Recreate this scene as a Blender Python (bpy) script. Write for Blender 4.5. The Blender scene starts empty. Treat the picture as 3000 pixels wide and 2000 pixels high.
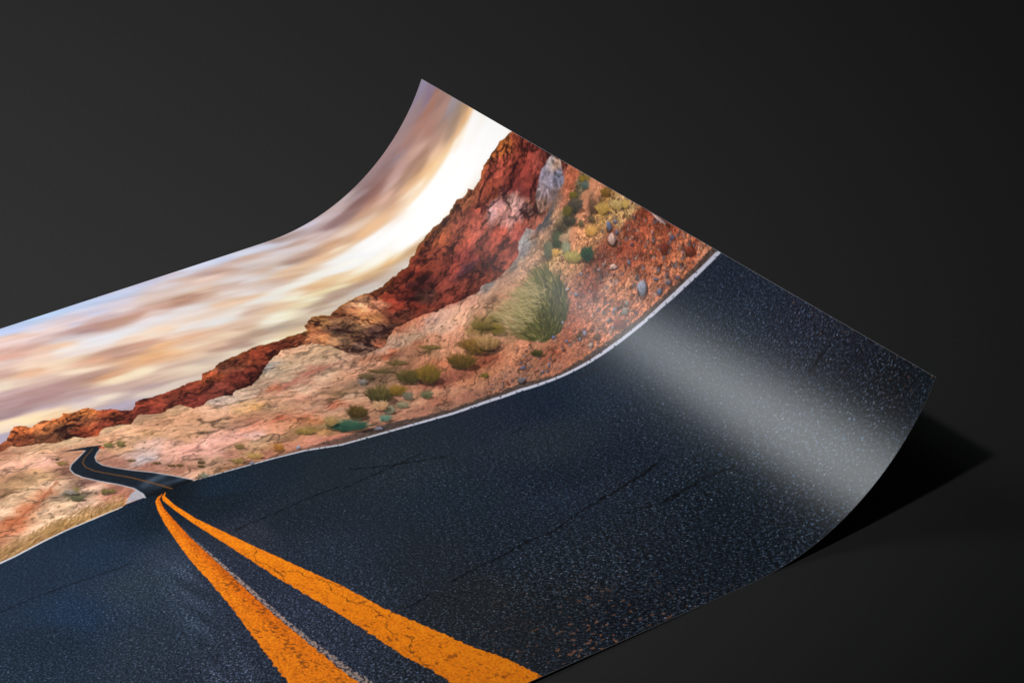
import bpy, math
import numpy as np
from mathutils import Matrix, Vector

# A large photographic print lies on a dark table top; its right end curls up off the table.
W = 0.60                 # width of the print in metres; the print's own coordinates are in units of W
LENGTH = 1.5             # length of the print / its width

sc = bpy.context.scene
col = sc.collection

# ---------------------------------------------------------------- camera
cam_data = bpy.data.cameras.new('camera')
cam_data.sensor_fit = 'HORIZONTAL'; cam_data.sensor_width = 36
cam_data.lens = 36 * 2.76729
cam_data.clip_start = .05; cam_data.clip_end = 60
cam = bpy.data.objects.new('camera', cam_data); col.objects.link(cam)
AZ, EL, DIST = -.63748, .51627, 3.57536
d = Vector((math.cos(EL) * math.sin(AZ), -math.cos(EL) * math.cos(AZ), math.sin(EL)))
aim = Vector((-.1516, .58835, 0)) * W
cam.location = aim + d * DIST * W
cam.rotation_euler = d.to_track_quat('Z', 'Y').to_euler()
sc.camera = cam

# ---------------------------------------------------------------- world, lamps, exposure
world = bpy.data.worlds.new('World'); sc.world = world; world.use_nodes = True
bg = world.node_tree.nodes['Background']
bg.inputs['Color'].default_value = (.9, .95, 1, 1); bg.inputs['Strength'].default_value = .02

vs = sc.view_settings
sc.display_settings.display_device = 'sRGB'
vs.view_transform = 'Standard'; vs.look = 'None'; vs.exposure = 0; vs.gamma = 1; vs.use_curve_mapping = False


def area(name, loc, target, sx, sy, power, color, spread=180):
    L = bpy.data.lights.new(name, 'AREA'); L.shape = 'RECTANGLE'; L.size = sx; L.size_y = sy
    L.energy = power; L.color = color; L.spread = math.radians(spread)
    o = bpy.data.objects.new(name, L); col.objects.link(o)
    o.location = loc; v = Vector(target) - Vector(loc)
    o.rotation_euler = v.to_track_quat('-Z', 'Y').to_euler()
    return o


key_dir = Vector((-.83, -.14, 1)).normalized()
area('key_softbox', Vector((0, 0, .17)) * W + key_dir * 2.1, (-.52, 1.55, 0), .13, .13, 24.5, (1, .995, .985), 90)
area('back_softbox', (-.58, .85, .93), (-.1, .0, .04), .57, .48, .48, (.91, .965, 1), 64)

# ---------------------------------------------------------------- the printed picture, traced (u along the sheet, v across it, in W)
SKY = np.array([0.782,0.991,185,200,235,0.812,1.002,178,205,235,0.849,1.000,180,203,232,0.885,0.997,187,203,232,0.921,0.993,190,203,230,0.955,0.995,200,205,228,0.994,0.995,200,200,222,1.026,0.993,214,202,212,1.067,0.995,222,224,240,0.770,0.957,238,208,200,0.815,0.972,222,212,220,0.828,0.962,240,212,200,0.852,0.958,205,200,220,0.881,0.965,205,203,222,0.921,0.970,215,205,215,0.902,0.947,205,180,180,0.876,0.935,185,140,125,0.891,0.927,196,145,118,0.862,0.931,178,140,135,0.922,0.926,204,150,122,0.943,0.919,222,190,170,0.972,0.924,205,160,135,0.997,0.922,190,140,112,1.022,0.924,186,138,112,0.994,0.939,220,190,170,0.968,0.961,225,200,185,1.027,0.973,220,185,165,1.053,0.972,200,170,160,1.002,0.975,220,205,205,1.024,0.946,225,208,200,0.775,0.932,222,172,150,0.805,0.918,235,185,150,0.817,0.914,244,200,160,0.800,0.944,215,185,175,0.755,0.928,225,165,140,0.840,0.925,212,200,200,0.848,0.908,228,226,230,0.869,0.900,228,228,232,0.906,0.898,230,225,225,0.947,0.902,230,225,225,0.992,0.903,232,224,220,0.944,0.876,245,210,175,0.906,0.876,246,222,196,0.986,0.882,242,220,200,0.970,0.865,238,228,220,0.861,0.863,195,150,125,0.895,0.857,215,160,130,0.922,0.839,240,180,125,0.901,0.825,230,170,110,0.943,0.821,245,225,195,0.971,0.836,238,180,130,0.814,0.889,232,215,205,0.785,0.905,240,205,180,0.756,0.946,215,170,150,0.781,0.936,210,165,148,0.802,0.916,222,185,160,0.779,0.970,232,195,175,0.742,0.920,225,195,180,0.768,0.892,238,205,175,0.815,0.902,240,230,220,0.842,0.896,232,228,228,0.729,0.894,205,165,145,0.759,0.876,232,180,140,0.799,0.873,244,215,180,0.819,0.854,225,180,145,0.724,0.866,225,195,170,0.706,0.869,235,215,190,0.758,0.855,215,180,160,0.806,0.850,245,220,190,0.706,0.850,195,160,150,0.727,0.834,180,140,130,0.766,0.831,185,145,135,0.803,0.826,190,150,130,0.835,0.811,225,165,120,0.839,0.799,248,225,185,0.868,0.795,248,228,190,0.840,0.856,225,165,125,0.869,0.853,195,150,125,0.899,0.849,205,160,130,0.915,0.823,248,195,140,0.947,0.823,225,175,140,0.975,0.834,235,195,165,0.953,0.851,235,200,175,0.893,0.876,240,205,175,0.891,0.818,225,165,115,0.915,0.805,235,185,140,0.904,0.786,215,180,155,0.941,0.795,240,205,170,0.965,0.800,235,195,160,0.693,0.825,175,140,135,0.728,0.816,175,135,128,0.759,0.801,185,150,140,0.802,0.787,190,155,140,0.848,0.779,200,165,145,0.877,0.776,215,180,155,0.906,0.772,225,195,165,0.848,0.762,185,155,145,0.806,0.758,190,165,155,0.791,0.769,240,220,195,0.755,0.775,225,205,195,0.725,0.793,185,160,160,0.690,0.801,165,135,135,0.768,0.782,190,165,160,0.682,0.786,250,220,175,0.711,0.786,245,215,175,0.665,0.783,240,215,185,0.655,0.761,175,165,180,0.689,0.781,252,225,170,0.724,0.772,240,200,150,0.806,0.741,180,165,175,0.841,0.749,225,205,185,0.880,0.746,225,205,185,0.873,0.952,210,175,160,0.892,0.929,190,145,120,0.917,0.924,195,150,125,0.864,0.935,205,165,150,0.858,0.963,225,200,195,0.933,0.908,232,220,220,0.959,0.917,225,200,190,0.973,0.921,205,155,130,0.924,0.948,225,205,200,0.985,0.888,240,225,215,0.989,0.876,240,210,185,0.968,0.877,238,215,200,1.007,0.852,235,232,228,1.032,0.858,240,228,215,1.059,0.848,220,185,160,1.026,0.829,235,200,170,1.027,0.814,225,185,150,0.995,0.815,245,215,180,1.036,0.794,195,160,130,0.992,0.793,190,150,125,0.970,0.792,195,155,130,1.005,0.779,185,150,130,1.067,0.808,255,250,235,1.082,0.816,255,252,240,1.111,0.809,250,235,210,1.091,0.795,230,210,175,1.041,0.767,252,240,205,1.028,0.781,215,190,160,1.128,0.801,200,170,140,1.073,0.784,200,175,145,0.949,0.775,205,180,160,0.990,0.772,235,215,185,0.915,0.770,240,220,190,0.961,0.776,220,195,165,1.032,0.990,215,212,222,1.075,0.995,212,220,245,1.112,0.989,205,212,235,1.140,0.990,222,225,240,1.167,0.991,215,220,240,1.027,0.970,225,195,175,1.072,0.967,210,170,145,1.087,0.959,212,175,150,1.045,0.957,240,205,185,1.106,0.957,220,205,200,1.130,0.975,215,185,170,1.144,0.974,222,185,160,1.138,0.933,218,185,160,1.181,0.980,215,205,210,1.190,0.994,185,160,150,1.210,0.991,190,165,155,1.238,0.991,205,195,205,1.208,0.967,205,170,150,1.175,0.960,228,215,215,1.191,0.952,225,210,205,1.145,0.955,230,215,205,1.080,0.937,228,215,210,1.084,0.922,218,185,165,1.104,0.922,232,225,222,1.030,0.941,240,205,170,1.049,0.930,225,190,165,1.011,0.932,190,140,110,1.020,0.925,195,148,120,1.035,0.917,220,180,150,1.051,0.911,235,220,210,1.080,0.895,240,228,222,1.095,0.896,225,205,190,1.128,0.895,220,190,170,1.148,0.895,235,190,150,1.068,0.885,240,200,160,1.042,0.886,245,205,170,1.089,0.865,243,238,230,1.119,0.872,245,240,228,1.156,0.929,225,215,205,1.177,0.930,185,150,130,1.201,0.934,195,155,130,1.218,0.929,222,170,125,1.235,0.934,215,165,125,1.204,0.919,240,190,140,1.185,0.911,245,205,165,1.173,0.903,240,200,160,1.232,0.919,250,225,190,1.249,0.922,215,170,130,1.275,0.916,238,185,130,1.290,0.917,240,190,140,1.228,0.965,215,190,180,1.245,0.959,215,190,180,1.255,0.984,200,175,170,1.264,0.964,145,110,105,1.286,0.963,150,115,105,1.302,0.974,140,100,92,1.319,0.964,160,110,95,1.333,0.982,150,112,102,1.289,0.989,205,180,172,1.306,0.984,170,145,140,1.288,0.934,230,200,170,1.266,0.936,232,205,185,1.310,0.943,205,160,125,1.349,0.984,165,120,110,1.341,0.992,155,130,128,1.229,0.892,248,247,245,1.273,0.894,252,251,250,1.244,0.873,246,247,248,1.179,0.880,253,250,240,1.148,0.874,252,248,238,1.213,0.870,250,250,250,1.189,0.854,245,205,150,1.200,0.850,250,220,170,1.148,0.853,240,180,120,1.163,0.851,245,195,140,1.162,0.834,250,225,170,1.135,0.854,252,240,215,1.223,0.832,248,205,140,1.230,0.827,205,155,105,1.211,0.824,190,155,125,1.186,0.818,195,160,130,1.163,0.815,195,160,130,1.141,0.812,200,170,135,1.169,0.803,225,205,180,1.202,0.812,215,205,195,1.189,0.833,252,235,185,1.143,0.825,255,245,205,1.494,0.993,145,132,152,1.492,0.974,140,118,135,1.484,0.997,140,130,142,1.400,0.972,145,128,138,1.496,0.919,160,150,152,1.480,0.950,165,125,112,1.468,0.983,155,128,125,1.473,0.997,150,128,138,1.464,0.960,172,120,98,1.474,0.936,180,138,120,1.490,0.906,165,145,130,1.497,0.894,190,150,110,1.496,0.883,250,200,140,1.496,0.873,252,250,250,1.446,0.967,170,122,102,1.455,0.943,180,130,108,1.467,0.921,178,142,120,1.475,0.902,165,135,110,1.479,0.889,225,170,110,1.454,0.902,168,135,110,1.459,0.891,235,185,130,1.464,0.881,255,240,215,1.443,0.923,185,140,118,1.430,0.944,205,162,140,1.428,0.973,165,122,108,1.442,0.995,155,130,128,1.422,0.993,160,130,125,1.416,0.973,175,128,112,1.402,0.991,158,125,118,1.415,0.951,200,155,132,1.430,0.923,195,152,128,1.436,0.908,232,185,148,1.438,0.895,215,165,115,1.432,0.894,250,210,150,1.443,0.888,255,245,225,1.413,0.929,175,130,105,1.421,0.910,235,190,145,1.410,0.905,248,205,150,1.398,0.966,178,140,125,1.384,0.983,150,118,112,1.389,0.961,190,148,132,1.396,0.933,172,128,102,1.395,0.922,168,128,98,1.389,0.937,165,125,105,1.398,0.909,235,180,120,1.402,0.898,252,215,160,1.365,0.984,142,112,108,1.362,0.970,155,115,105,1.369,0.956,195,155,142,1.377,0.938,170,128,100,1.382,0.919,215,165,115,1.388,0.905,250,205,145,1.337,0.983,140,108,102,1.337,0.966,150,105,92,1.350,0.950,205,170,155,1.362,0.932,185,145,118,1.369,0.916,230,180,130,1.374,0.905,255,240,215,1.320,0.983,165,145,145,1.315,0.966,130,95,90,1.322,0.953,185,130,105,1.337,0.941,222,175,150,1.346,0.921,200,155,125,1.354,0.909,250,225,195,1.362,0.898,250,220,180,1.339,0.913,225,175,130,1.304,0.995,190,170,165,1.393,0.879,255,255,255,1.431,0.854,255,255,255,1.473,0.845,255,255,255,1.401,0.853,255,255,255,1.419,0.883,254,254,254,1.400,0.846,255,255,255,1.455,0.843,255,255,255,1.490,0.817,255,255,255,1.469,0.872,255,255,255,1.430,0.873,255,255,255,1.483,0.871,255,255,255,1.369,0.884,254,254,254,1.373,0.859,255,255,255,1.304,0.840,253,253,253,1.336,0.845,254,254,254,1.363,0.843,255,255,255,1.302,0.871,253,253,253,1.285,0.832,250,235,200,1.292,0.825,205,165,120,1.272,0.831,240,190,120,1.257,0.828,200,160,120,1.231,0.826,205,165,125,1.204,0.820,190,155,130,1.182,0.821,190,160,135,1.154,0.813,180,150,130,1.119,0.810,185,155,125,1.261,0.817,215,205,195,1.194,0.805,220,210,195,1.141,0.793,225,210,185,1.118,0.792,230,210,175,1.087,0.795,190,165,135,1.062,0.791,185,165,145,1.045,0.780,225,200,170,1.075,0.776,225,195,155,1.060,0.769,245,215,165,1.116,0.822,245,225,175,1.088,0.814,255,240,185,1.074,0.810,250,240,205,1.059,0.802,235,220,190,1.148,0.837,255,245,205,1.121,0.847,255,248,220,1.191,0.852,245,210,160,1.186,0.854,240,195,140,1.201,0.849,250,225,180,1.153,0.853,240,185,130,1.160,0.850,245,205,150,1.088,0.838,240,195,150,1.095,0.838,245,215,175,1.219,0.875,255,252,240,1.267,0.875,253,253,253,1.248,0.850,255,252,240,1.224,0.849,255,248,225,1.258,0.841,252,240,210,1.273,0.831,240,180,110,1.293,0.824,200,160,110,1.275,0.817,215,185,150,1.247,0.812,205,185,160,1.249,0.829,240,200,140,1.262,0.806,225,215,205,1.317,0.838,255,255,255,1.298,0.847,255,255,255,1.367,0.845,255,255,255]).reshape(-1, 5)
RIDGE = np.array([0.651,0.743,120,60,40,0.676,0.757,175,85,45,0.669,0.743,130,62,42,0.698,0.750,170,95,55,0.692,0.733,110,62,45,0.734,0.756,185,95,50,0.721,0.732,115,70,50,0.764,0.755,205,110,55,0.754,0.737,140,75,50,0.745,0.715,160,65,40,0.733,0.715,130,50,35,0.782,0.734,150,65,42,0.771,0.716,125,50,38,0.803,0.718,110,42,34,0.790,0.706,120,48,35,0.831,0.731,130,50,38,0.852,0.733,125,50,36,0.822,0.716,100,38,34,0.862,0.716,110,45,38,0.891,0.730,120,48,36,0.875,0.703,105,40,36,0.927,0.738,150,65,40,0.916,0.703,100,42,38,0.953,0.746,115,58,45,0.979,0.754,130,58,40,0.956,0.717,105,40,35,1.001,0.755,135,52,36,1.023,0.757,140,56,38,0.970,0.706,110,42,35,1.033,0.754,135,55,38,1.065,0.754,150,70,45,1.104,0.781,170,105,65,1.095,0.750,150,85,60,1.116,0.748,140,90,75,1.084,0.739,175,105,75,1.135,0.777,120,65,45,1.100,0.718,170,115,85,1.092,0.768,165,95,60,1.110,0.769,180,120,75,1.089,0.738,185,115,75,1.132,0.762,150,100,75,1.114,0.742,90,65,60,1.107,0.715,110,80,65,1.136,0.731,150,105,80,1.167,0.764,190,115,80,1.164,0.743,200,125,80,1.178,0.780,175,120,95,1.192,0.768,165,100,80,1.121,0.709,170,115,85,1.123,0.685,120,85,80,1.141,0.680,160,85,65,1.152,0.709,110,70,65,1.170,0.687,150,85,62,1.217,0.788,150,70,45,1.241,0.789,125,48,35,1.216,0.769,130,45,34,1.232,0.760,100,34,32,1.264,0.787,120,42,32,1.256,0.760,80,32,35,1.290,0.788,140,55,42,1.249,0.734,75,42,40,1.270,0.730,110,45,40,1.226,0.719,115,40,32,1.211,0.745,120,42,32,1.326,0.801,150,70,45,1.307,0.784,145,62,48,1.307,0.745,115,45,40,1.314,0.727,70,35,48,1.327,0.743,100,38,38,1.332,0.765,140,58,46,1.359,0.789,130,58,48,1.362,0.808,145,70,50,1.372,0.771,125,55,48,1.353,0.734,115,50,42,1.353,0.703,130,52,42,1.335,0.698,105,42,38,1.298,0.701,115,48,42,1.320,0.696,150,65,52,1.335,0.679,140,62,50,1.269,0.697,130,52,44,1.229,0.706,110,45,38,1.203,0.724,125,60,48,1.369,0.691,115,50,42,1.402,0.704,130,58,50,1.415,0.700,120,55,50,1.404,0.737,160,105,110,1.399,0.717,150,100,105,1.394,0.744,150,95,95,1.414,0.718,155,110,120,1.494,0.787,165,70,50,1.486,0.798,185,95,45,1.471,0.805,180,90,45,1.489,0.768,140,55,45,1.499,0.742,120,45,42,1.494,0.724,115,48,45,1.461,0.782,150,60,50,1.463,0.751,115,42,40,1.454,0.730,110,42,40,1.445,0.786,135,55,48,1.418,0.781,140,58,45,1.438,0.749,100,36,38,1.444,0.719,95,35,38,1.405,0.785,140,60,48,1.392,0.805,150,80,55,1.378,0.821,140,72,48,1.376,0.789,120,55,48,1.391,0.788,140,58,50,1.362,0.807,115,58,45,1.342,0.818,130,65,40,1.349,0.777,140,62,48,1.373,0.754,125,58,52,1.375,0.724,150,62,52,1.377,0.694,130,58,55,1.390,0.691,125,55,55,1.404,0.736,165,110,115,1.411,0.710,160,105,115,1.406,0.753,155,105,115,1.420,0.735,150,110,115,1.394,0.755,150,110,125,1.422,0.704,140,90,95,1.434,0.708,150,95,90,1.436,0.688,150,110,90,1.416,0.683,140,75,65,1.438,0.708,110,45,42,1.431,0.672,120,75,70]).reshape(-1, 5)
DESERT = np.array([0.652,0.730,200,150,120,0.642,0.725,175,120,95,0.681,0.713,205,160,125,0.657,0.703,215,170,140,0.714,0.709,200,165,130,0.634,0.696,205,155,130,0.664,0.681,215,165,145,0.700,0.683,165,120,95,0.647,0.666,200,155,115,0.626,0.674,160,120,90,0.653,0.654,205,160,120,0.613,0.656,195,150,110,0.601,0.650,130,95,70,0.622,0.638,220,180,145,0.647,0.631,225,185,155,0.599,0.628,220,180,145,0.633,0.622,195,125,90,0.603,0.602,185,110,75,0.578,0.590,180,100,65,0.565,0.578,195,120,85,0.578,0.613,220,180,150,0.617,0.592,225,185,155,0.644,0.591,230,190,155,0.654,0.610,140,120,105,0.657,0.597,100,90,75,0.682,0.601,225,185,160,0.662,0.573,230,185,160,0.677,0.559,230,170,145,0.695,0.564,225,150,130,0.706,0.564,200,120,100,0.660,0.552,215,165,120,0.637,0.562,225,185,155,0.613,0.569,225,185,150,0.591,0.562,220,180,150,0.682,0.548,190,145,85,0.648,0.547,205,160,100,0.614,0.546,175,125,70,0.635,0.545,190,140,80,0.677,0.652,130,88,75,0.684,0.612,135,95,85,0.705,0.581,150,95,80,0.715,0.565,190,130,110,0.728,0.650,160,115,95,0.731,0.627,160,110,95,0.755,0.602,155,105,90,0.786,0.571,165,110,90,0.786,0.555,215,165,140,0.801,0.552,210,165,135,0.756,0.699,215,170,135,0.775,0.705,200,160,125,0.784,0.686,205,160,125,0.813,0.702,205,155,125,0.803,0.684,190,140,110,0.848,0.693,210,160,125,0.861,0.696,215,165,130,0.834,0.686,195,145,110,0.776,0.671,210,165,130,0.755,0.687,200,150,115,0.759,0.659,190,145,110,0.795,0.670,190,145,105,0.819,0.660,205,155,120,0.820,0.680,170,125,95,0.864,0.668,195,145,110,0.903,0.682,190,165,155,0.884,0.666,205,160,130,0.919,0.674,200,170,155,0.926,0.652,205,160,115,0.933,0.643,215,160,100,0.845,0.636,205,155,120,0.824,0.635,195,145,110,0.809,0.626,210,160,140,0.788,0.642,205,165,150,0.773,0.632,195,170,165,0.765,0.618,190,180,185,0.791,0.612,215,160,140,0.818,0.607,215,155,140,0.847,0.606,220,165,150,0.842,0.581,210,155,140,0.873,0.599,215,160,145,0.913,0.615,195,125,100,0.899,0.609,215,150,125,0.933,0.613,205,140,110,0.897,0.589,210,165,155,0.925,0.585,200,140,110,0.854,0.568,180,120,100,0.830,0.562,175,135,110,0.871,0.580,190,140,110,0.895,0.570,200,155,120,0.875,0.553,190,145,105,0.901,0.546,165,115,75,0.939,0.591,190,130,100,0.964,0.598,200,135,105,0.981,0.607,205,145,120,1.004,0.594,205,135,110,0.968,0.621,200,150,120,1.008,0.617,190,140,115,1.022,0.606,170,130,90,0.953,0.628,205,155,125,0.951,0.562,165,130,80,0.964,0.549,160,120,75,0.988,0.555,195,150,110,0.935,0.553,175,120,90,0.982,0.577,205,150,120,1.003,0.578,200,150,125,0.946,0.537,190,125,105,0.967,0.522,185,115,95,0.918,0.541,175,115,95,0.887,0.540,170,110,90,0.858,0.542,165,115,85,0.829,0.543,160,115,85,0.962,0.677,185,150,130,0.943,0.678,200,165,145,0.998,0.699,215,180,155,0.996,0.714,195,180,175,1.031,0.719,220,175,145,1.056,0.723,225,175,140,1.025,0.692,225,185,155,1.071,0.712,230,180,145,1.002,0.673,220,185,155,1.036,0.675,200,130,110,1.006,0.662,195,135,115,1.062,0.683,220,170,140,1.042,0.653,225,185,155,0.983,0.644,210,155,125,1.001,0.639,220,180,150,0.977,0.666,190,110,80,1.088,0.699,215,170,135,1.034,0.729,220,170,135,1.071,0.719,222,175,140,1.089,0.697,215,165,135,1.095,0.674,205,150,125,1.016,0.701,215,175,145,1.053,0.692,225,180,150,1.073,0.673,215,165,140,0.995,0.668,190,115,100,1.032,0.676,205,130,110,1.042,0.659,210,165,140,0.975,0.653,200,150,125,1.081,0.653,205,150,125,1.000,0.643,210,165,140,1.104,0.654,200,130,100,1.134,0.650,200,110,75,1.143,0.638,185,125,100,1.135,0.667,195,150,130,1.157,0.668,215,170,145,1.180,0.669,205,160,135,1.192,0.702,190,110,80,1.207,0.692,205,135,105,1.215,0.703,195,115,85,1.215,0.670,205,165,145,1.222,0.686,195,155,140,1.248,0.683,200,155,135,1.266,0.677,205,155,130,1.256,0.695,175,120,100,1.275,0.688,165,110,95,1.286,0.671,205,150,125,1.307,0.665,200,150,125,1.310,0.675,135,125,125,1.330,0.660,195,145,120,1.354,0.656,200,150,120,1.313,0.641,200,140,110,1.333,0.633,195,140,110,1.280,0.647,205,145,115,1.252,0.658,210,160,130,1.227,0.656,205,160,135,1.234,0.634,205,145,115,1.199,0.648,205,140,110,1.177,0.649,195,120,90,1.192,0.622,200,140,110,1.217,0.626,205,140,110,1.185,0.628,130,100,60,1.252,0.626,140,110,60,1.261,0.623,120,100,55,1.269,0.617,130,105,60,1.136,0.621,195,125,95,1.159,0.622,200,130,100,1.104,0.622,130,100,75,1.131,0.629,135,100,65,1.080,0.618,120,90,70,1.067,0.615,140,110,90,1.051,0.640,205,150,120,1.069,0.635,205,145,115,1.107,0.643,210,150,120,1.019,0.607,205,145,115,0.987,0.622,200,135,110,1.028,0.605,150,120,85,1.015,0.592,205,110,80,1.033,0.596,210,165,140,0.963,0.618,205,140,110,0.991,0.597,205,150,125,0.943,0.600,190,100,70,0.962,0.585,180,110,75,0.975,0.572,185,110,70,0.945,0.573,200,140,100,1.172,0.594,190,115,80,1.199,0.616,205,140,105,1.388,0.675,150,155,160,1.380,0.677,165,160,165,1.400,0.674,185,175,175,1.372,0.669,150,140,145,1.415,0.675,75,75,80,1.425,0.671,80,80,85,1.391,0.663,130,115,105,1.398,0.654,200,145,115,1.419,0.657,195,140,110,1.434,0.654,205,150,115,1.441,0.629,90,75,60,1.430,0.635,85,75,60,1.413,0.634,75,75,60,1.455,0.630,80,70,55,1.442,0.615,215,135,100,1.457,0.610,225,145,110,1.420,0.612,190,150,115,1.395,0.635,110,95,75,1.382,0.638,120,105,80,1.395,0.620,190,150,95,1.406,0.615,150,145,120,1.371,0.637,170,130,105,1.417,0.600,230,155,110,1.406,0.597,200,140,100,1.400,0.669,205,120,85,1.487,0.658,190,100,70,1.467,0.652,195,110,80,1.454,0.652,190,115,90,1.496,0.633,130,100,50,1.488,0.634,95,100,85,1.470,0.639,95,85,60,1.449,0.634,85,75,58,1.483,0.620,110,90,70,1.438,0.646,130,110,80,1.435,0.632,85,75,60,1.414,0.636,75,75,62,1.404,0.630,75,75,65,1.491,0.615,225,150,115,1.499,0.605,215,140,105,1.468,0.607,220,140,105,1.448,0.606,225,145,105,1.429,0.603,225,145,100,1.425,0.587,230,155,105,1.496,0.588,150,105,60,1.472,0.604,95,70,60,1.460,0.602,90,70,55,1.484,0.593,150,110,60,1.478,0.578,185,140,80,1.492,0.562,200,160,110,1.490,0.541,195,155,100,1.463,0.580,200,150,85,1.444,0.591,195,140,85,1.476,0.562,190,145,90,1.473,0.545,190,150,100,1.422,0.618,165,135,105,1.408,0.615,150,140,115,1.394,0.618,215,155,85,1.407,0.590,195,140,95,1.397,0.651,165,125,100,1.376,0.646,205,150,120,1.350,0.650,205,155,130,1.324,0.652,205,150,125,1.389,0.678,165,165,170,1.377,0.669,155,150,155,1.313,0.676,135,130,132,1.419,0.661,75,80,85,1.439,0.669,90,85,85,1.406,0.666,80,82,88,1.350,0.665,120,105,100,1.328,0.672,165,120,105,1.495,0.515,130,60,40,1.491,0.484,150,70,45,1.482,0.508,170,80,55,1.473,0.531,150,75,55,1.494,0.458,160,75,50,1.452,0.546,150,90,70,1.432,0.546,165,85,60,1.442,0.524,145,65,45,1.462,0.509,175,85,60,1.471,0.486,205,110,75,1.485,0.452,200,105,70,1.472,0.459,175,85,60,1.488,0.426,225,130,90,1.486,0.417,150,65,45,1.495,0.403,220,140,105,1.458,0.450,205,110,70,1.463,0.425,215,130,90,1.451,0.487,180,90,60,1.434,0.503,155,75,55,1.421,0.522,165,90,65,1.420,0.550,120,65,50,1.396,0.530,150,95,80,1.414,0.501,195,115,80,1.432,0.473,185,100,70,1.434,0.446,200,120,85,1.393,0.513,195,140,115,1.408,0.482,210,140,105,1.417,0.447,215,135,100,1.438,0.436,185,110,85,1.352,0.532,160,95,75,1.369,0.521,165,100,85,1.383,0.534,145,70,50,1.371,0.493,190,120,90,1.351,0.487,195,120,90,1.333,0.512,190,110,80,1.323,0.516,175,95,70,1.325,0.489,185,110,80,1.302,0.506,180,100,72,1.338,0.465,205,125,90,1.284,0.499,180,95,65,1.295,0.527,190,120,90,1.266,0.537,215,140,105,1.278,0.521,195,115,80,1.253,0.551,205,135,100,1.235,0.542,205,130,95,1.251,0.518,175,110,85,1.263,0.488,180,115,90,1.299,0.488,190,115,85,1.223,0.556,150,75,55,1.202,0.559,160,85,60,1.177,0.554,150,85,65,1.201,0.542,200,125,90,1.218,0.534,210,135,100,1.176,0.537,205,130,95,1.217,0.518,185,125,100,1.226,0.499,165,110,90,1.184,0.518,205,135,105,1.149,0.531,205,140,110,1.189,0.510,180,120,95,1.156,0.509,180,115,95,1.119,0.519,185,115,90,1.124,0.542,205,140,110,1.086,0.518,175,115,95,1.118,0.503,165,115,95,1.066,0.520,190,130,105,1.050,0.512,165,110,90,1.087,0.535,200,145,115,1.036,0.522,180,125,100,1.147,0.555,140,75,60,1.270,0.587,195,140,115,1.272,0.575,200,135,105]).reshape(-1, 5)
BOULDER = np.array([1.474,0.712,135,125,140,1.492,0.707,165,150,150,1.493,0.692,185,150,130,1.466,0.691,140,130,145,1.481,0.682,125,125,145,1.454,0.695,150,130,135,1.437,0.685,140,105,90,1.455,0.677,120,100,100,1.492,0.676,110,90,95]).reshape(-1, 5)
ROAD = np.array([0.800,0.513,24,38,58,0.885,0.490,28,38,54,0.662,0.539,25,42,65,0.519,0.477,30,45,68,0.623,0.470,32,48,75,0.543,0.390,32,50,80,0.492,0.362,28,42,62,0.627,0.396,45,56,76,0.688,0.422,45,54,76,0.591,0.288,40,50,70,0.652,0.211,38,45,65,0.733,0.371,42,47,68,0.739,0.262,44,49,72,0.741,0.194,44,49,70,0.775,0.409,45,48,65,0.831,0.316,35,45,62,0.832,0.407,30,38,52,0.785,0.487,22,32,46,0.751,0.535,15,22,32,0.694,0.528,22,36,56,0.714,0.513,20,32,50,0.912,0.470,34,42,54,0.979,0.433,36,44,58,1.011,0.331,28,40,56,1.105,0.262,30,42,62,1.011,0.219,28,36,52,1.058,0.148,28,36,50,0.915,0.253,34,40,54,0.905,0.156,34,38,46,0.994,0.090,26,32,42,0.915,0.064,32,36,46,1.105,0.077,22,30,44,1.027,0.031,18,24,36,1.213,0.439,24,36,58,1.295,0.398,30,42,62,1.179,0.366,36,46,62,1.215,0.272,26,36,54,1.121,0.289,22,34,52,1.276,0.159,18,28,42,1.386,0.298,28,36,52,1.387,0.169,28,34,48,1.332,0.273,28,38,55,1.453,0.352,30,38,58,1.464,0.280,34,42,62,1.476,0.209,36,40,60,1.483,0.150,34,38,55,1.463,0.111,26,30,44,1.472,0.044,18,22,32,1.487,0.011,18,28,40,1.393,0.089,22,30,42,1.375,0.030,20,28,40]).reshape(-1, 5)
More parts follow.
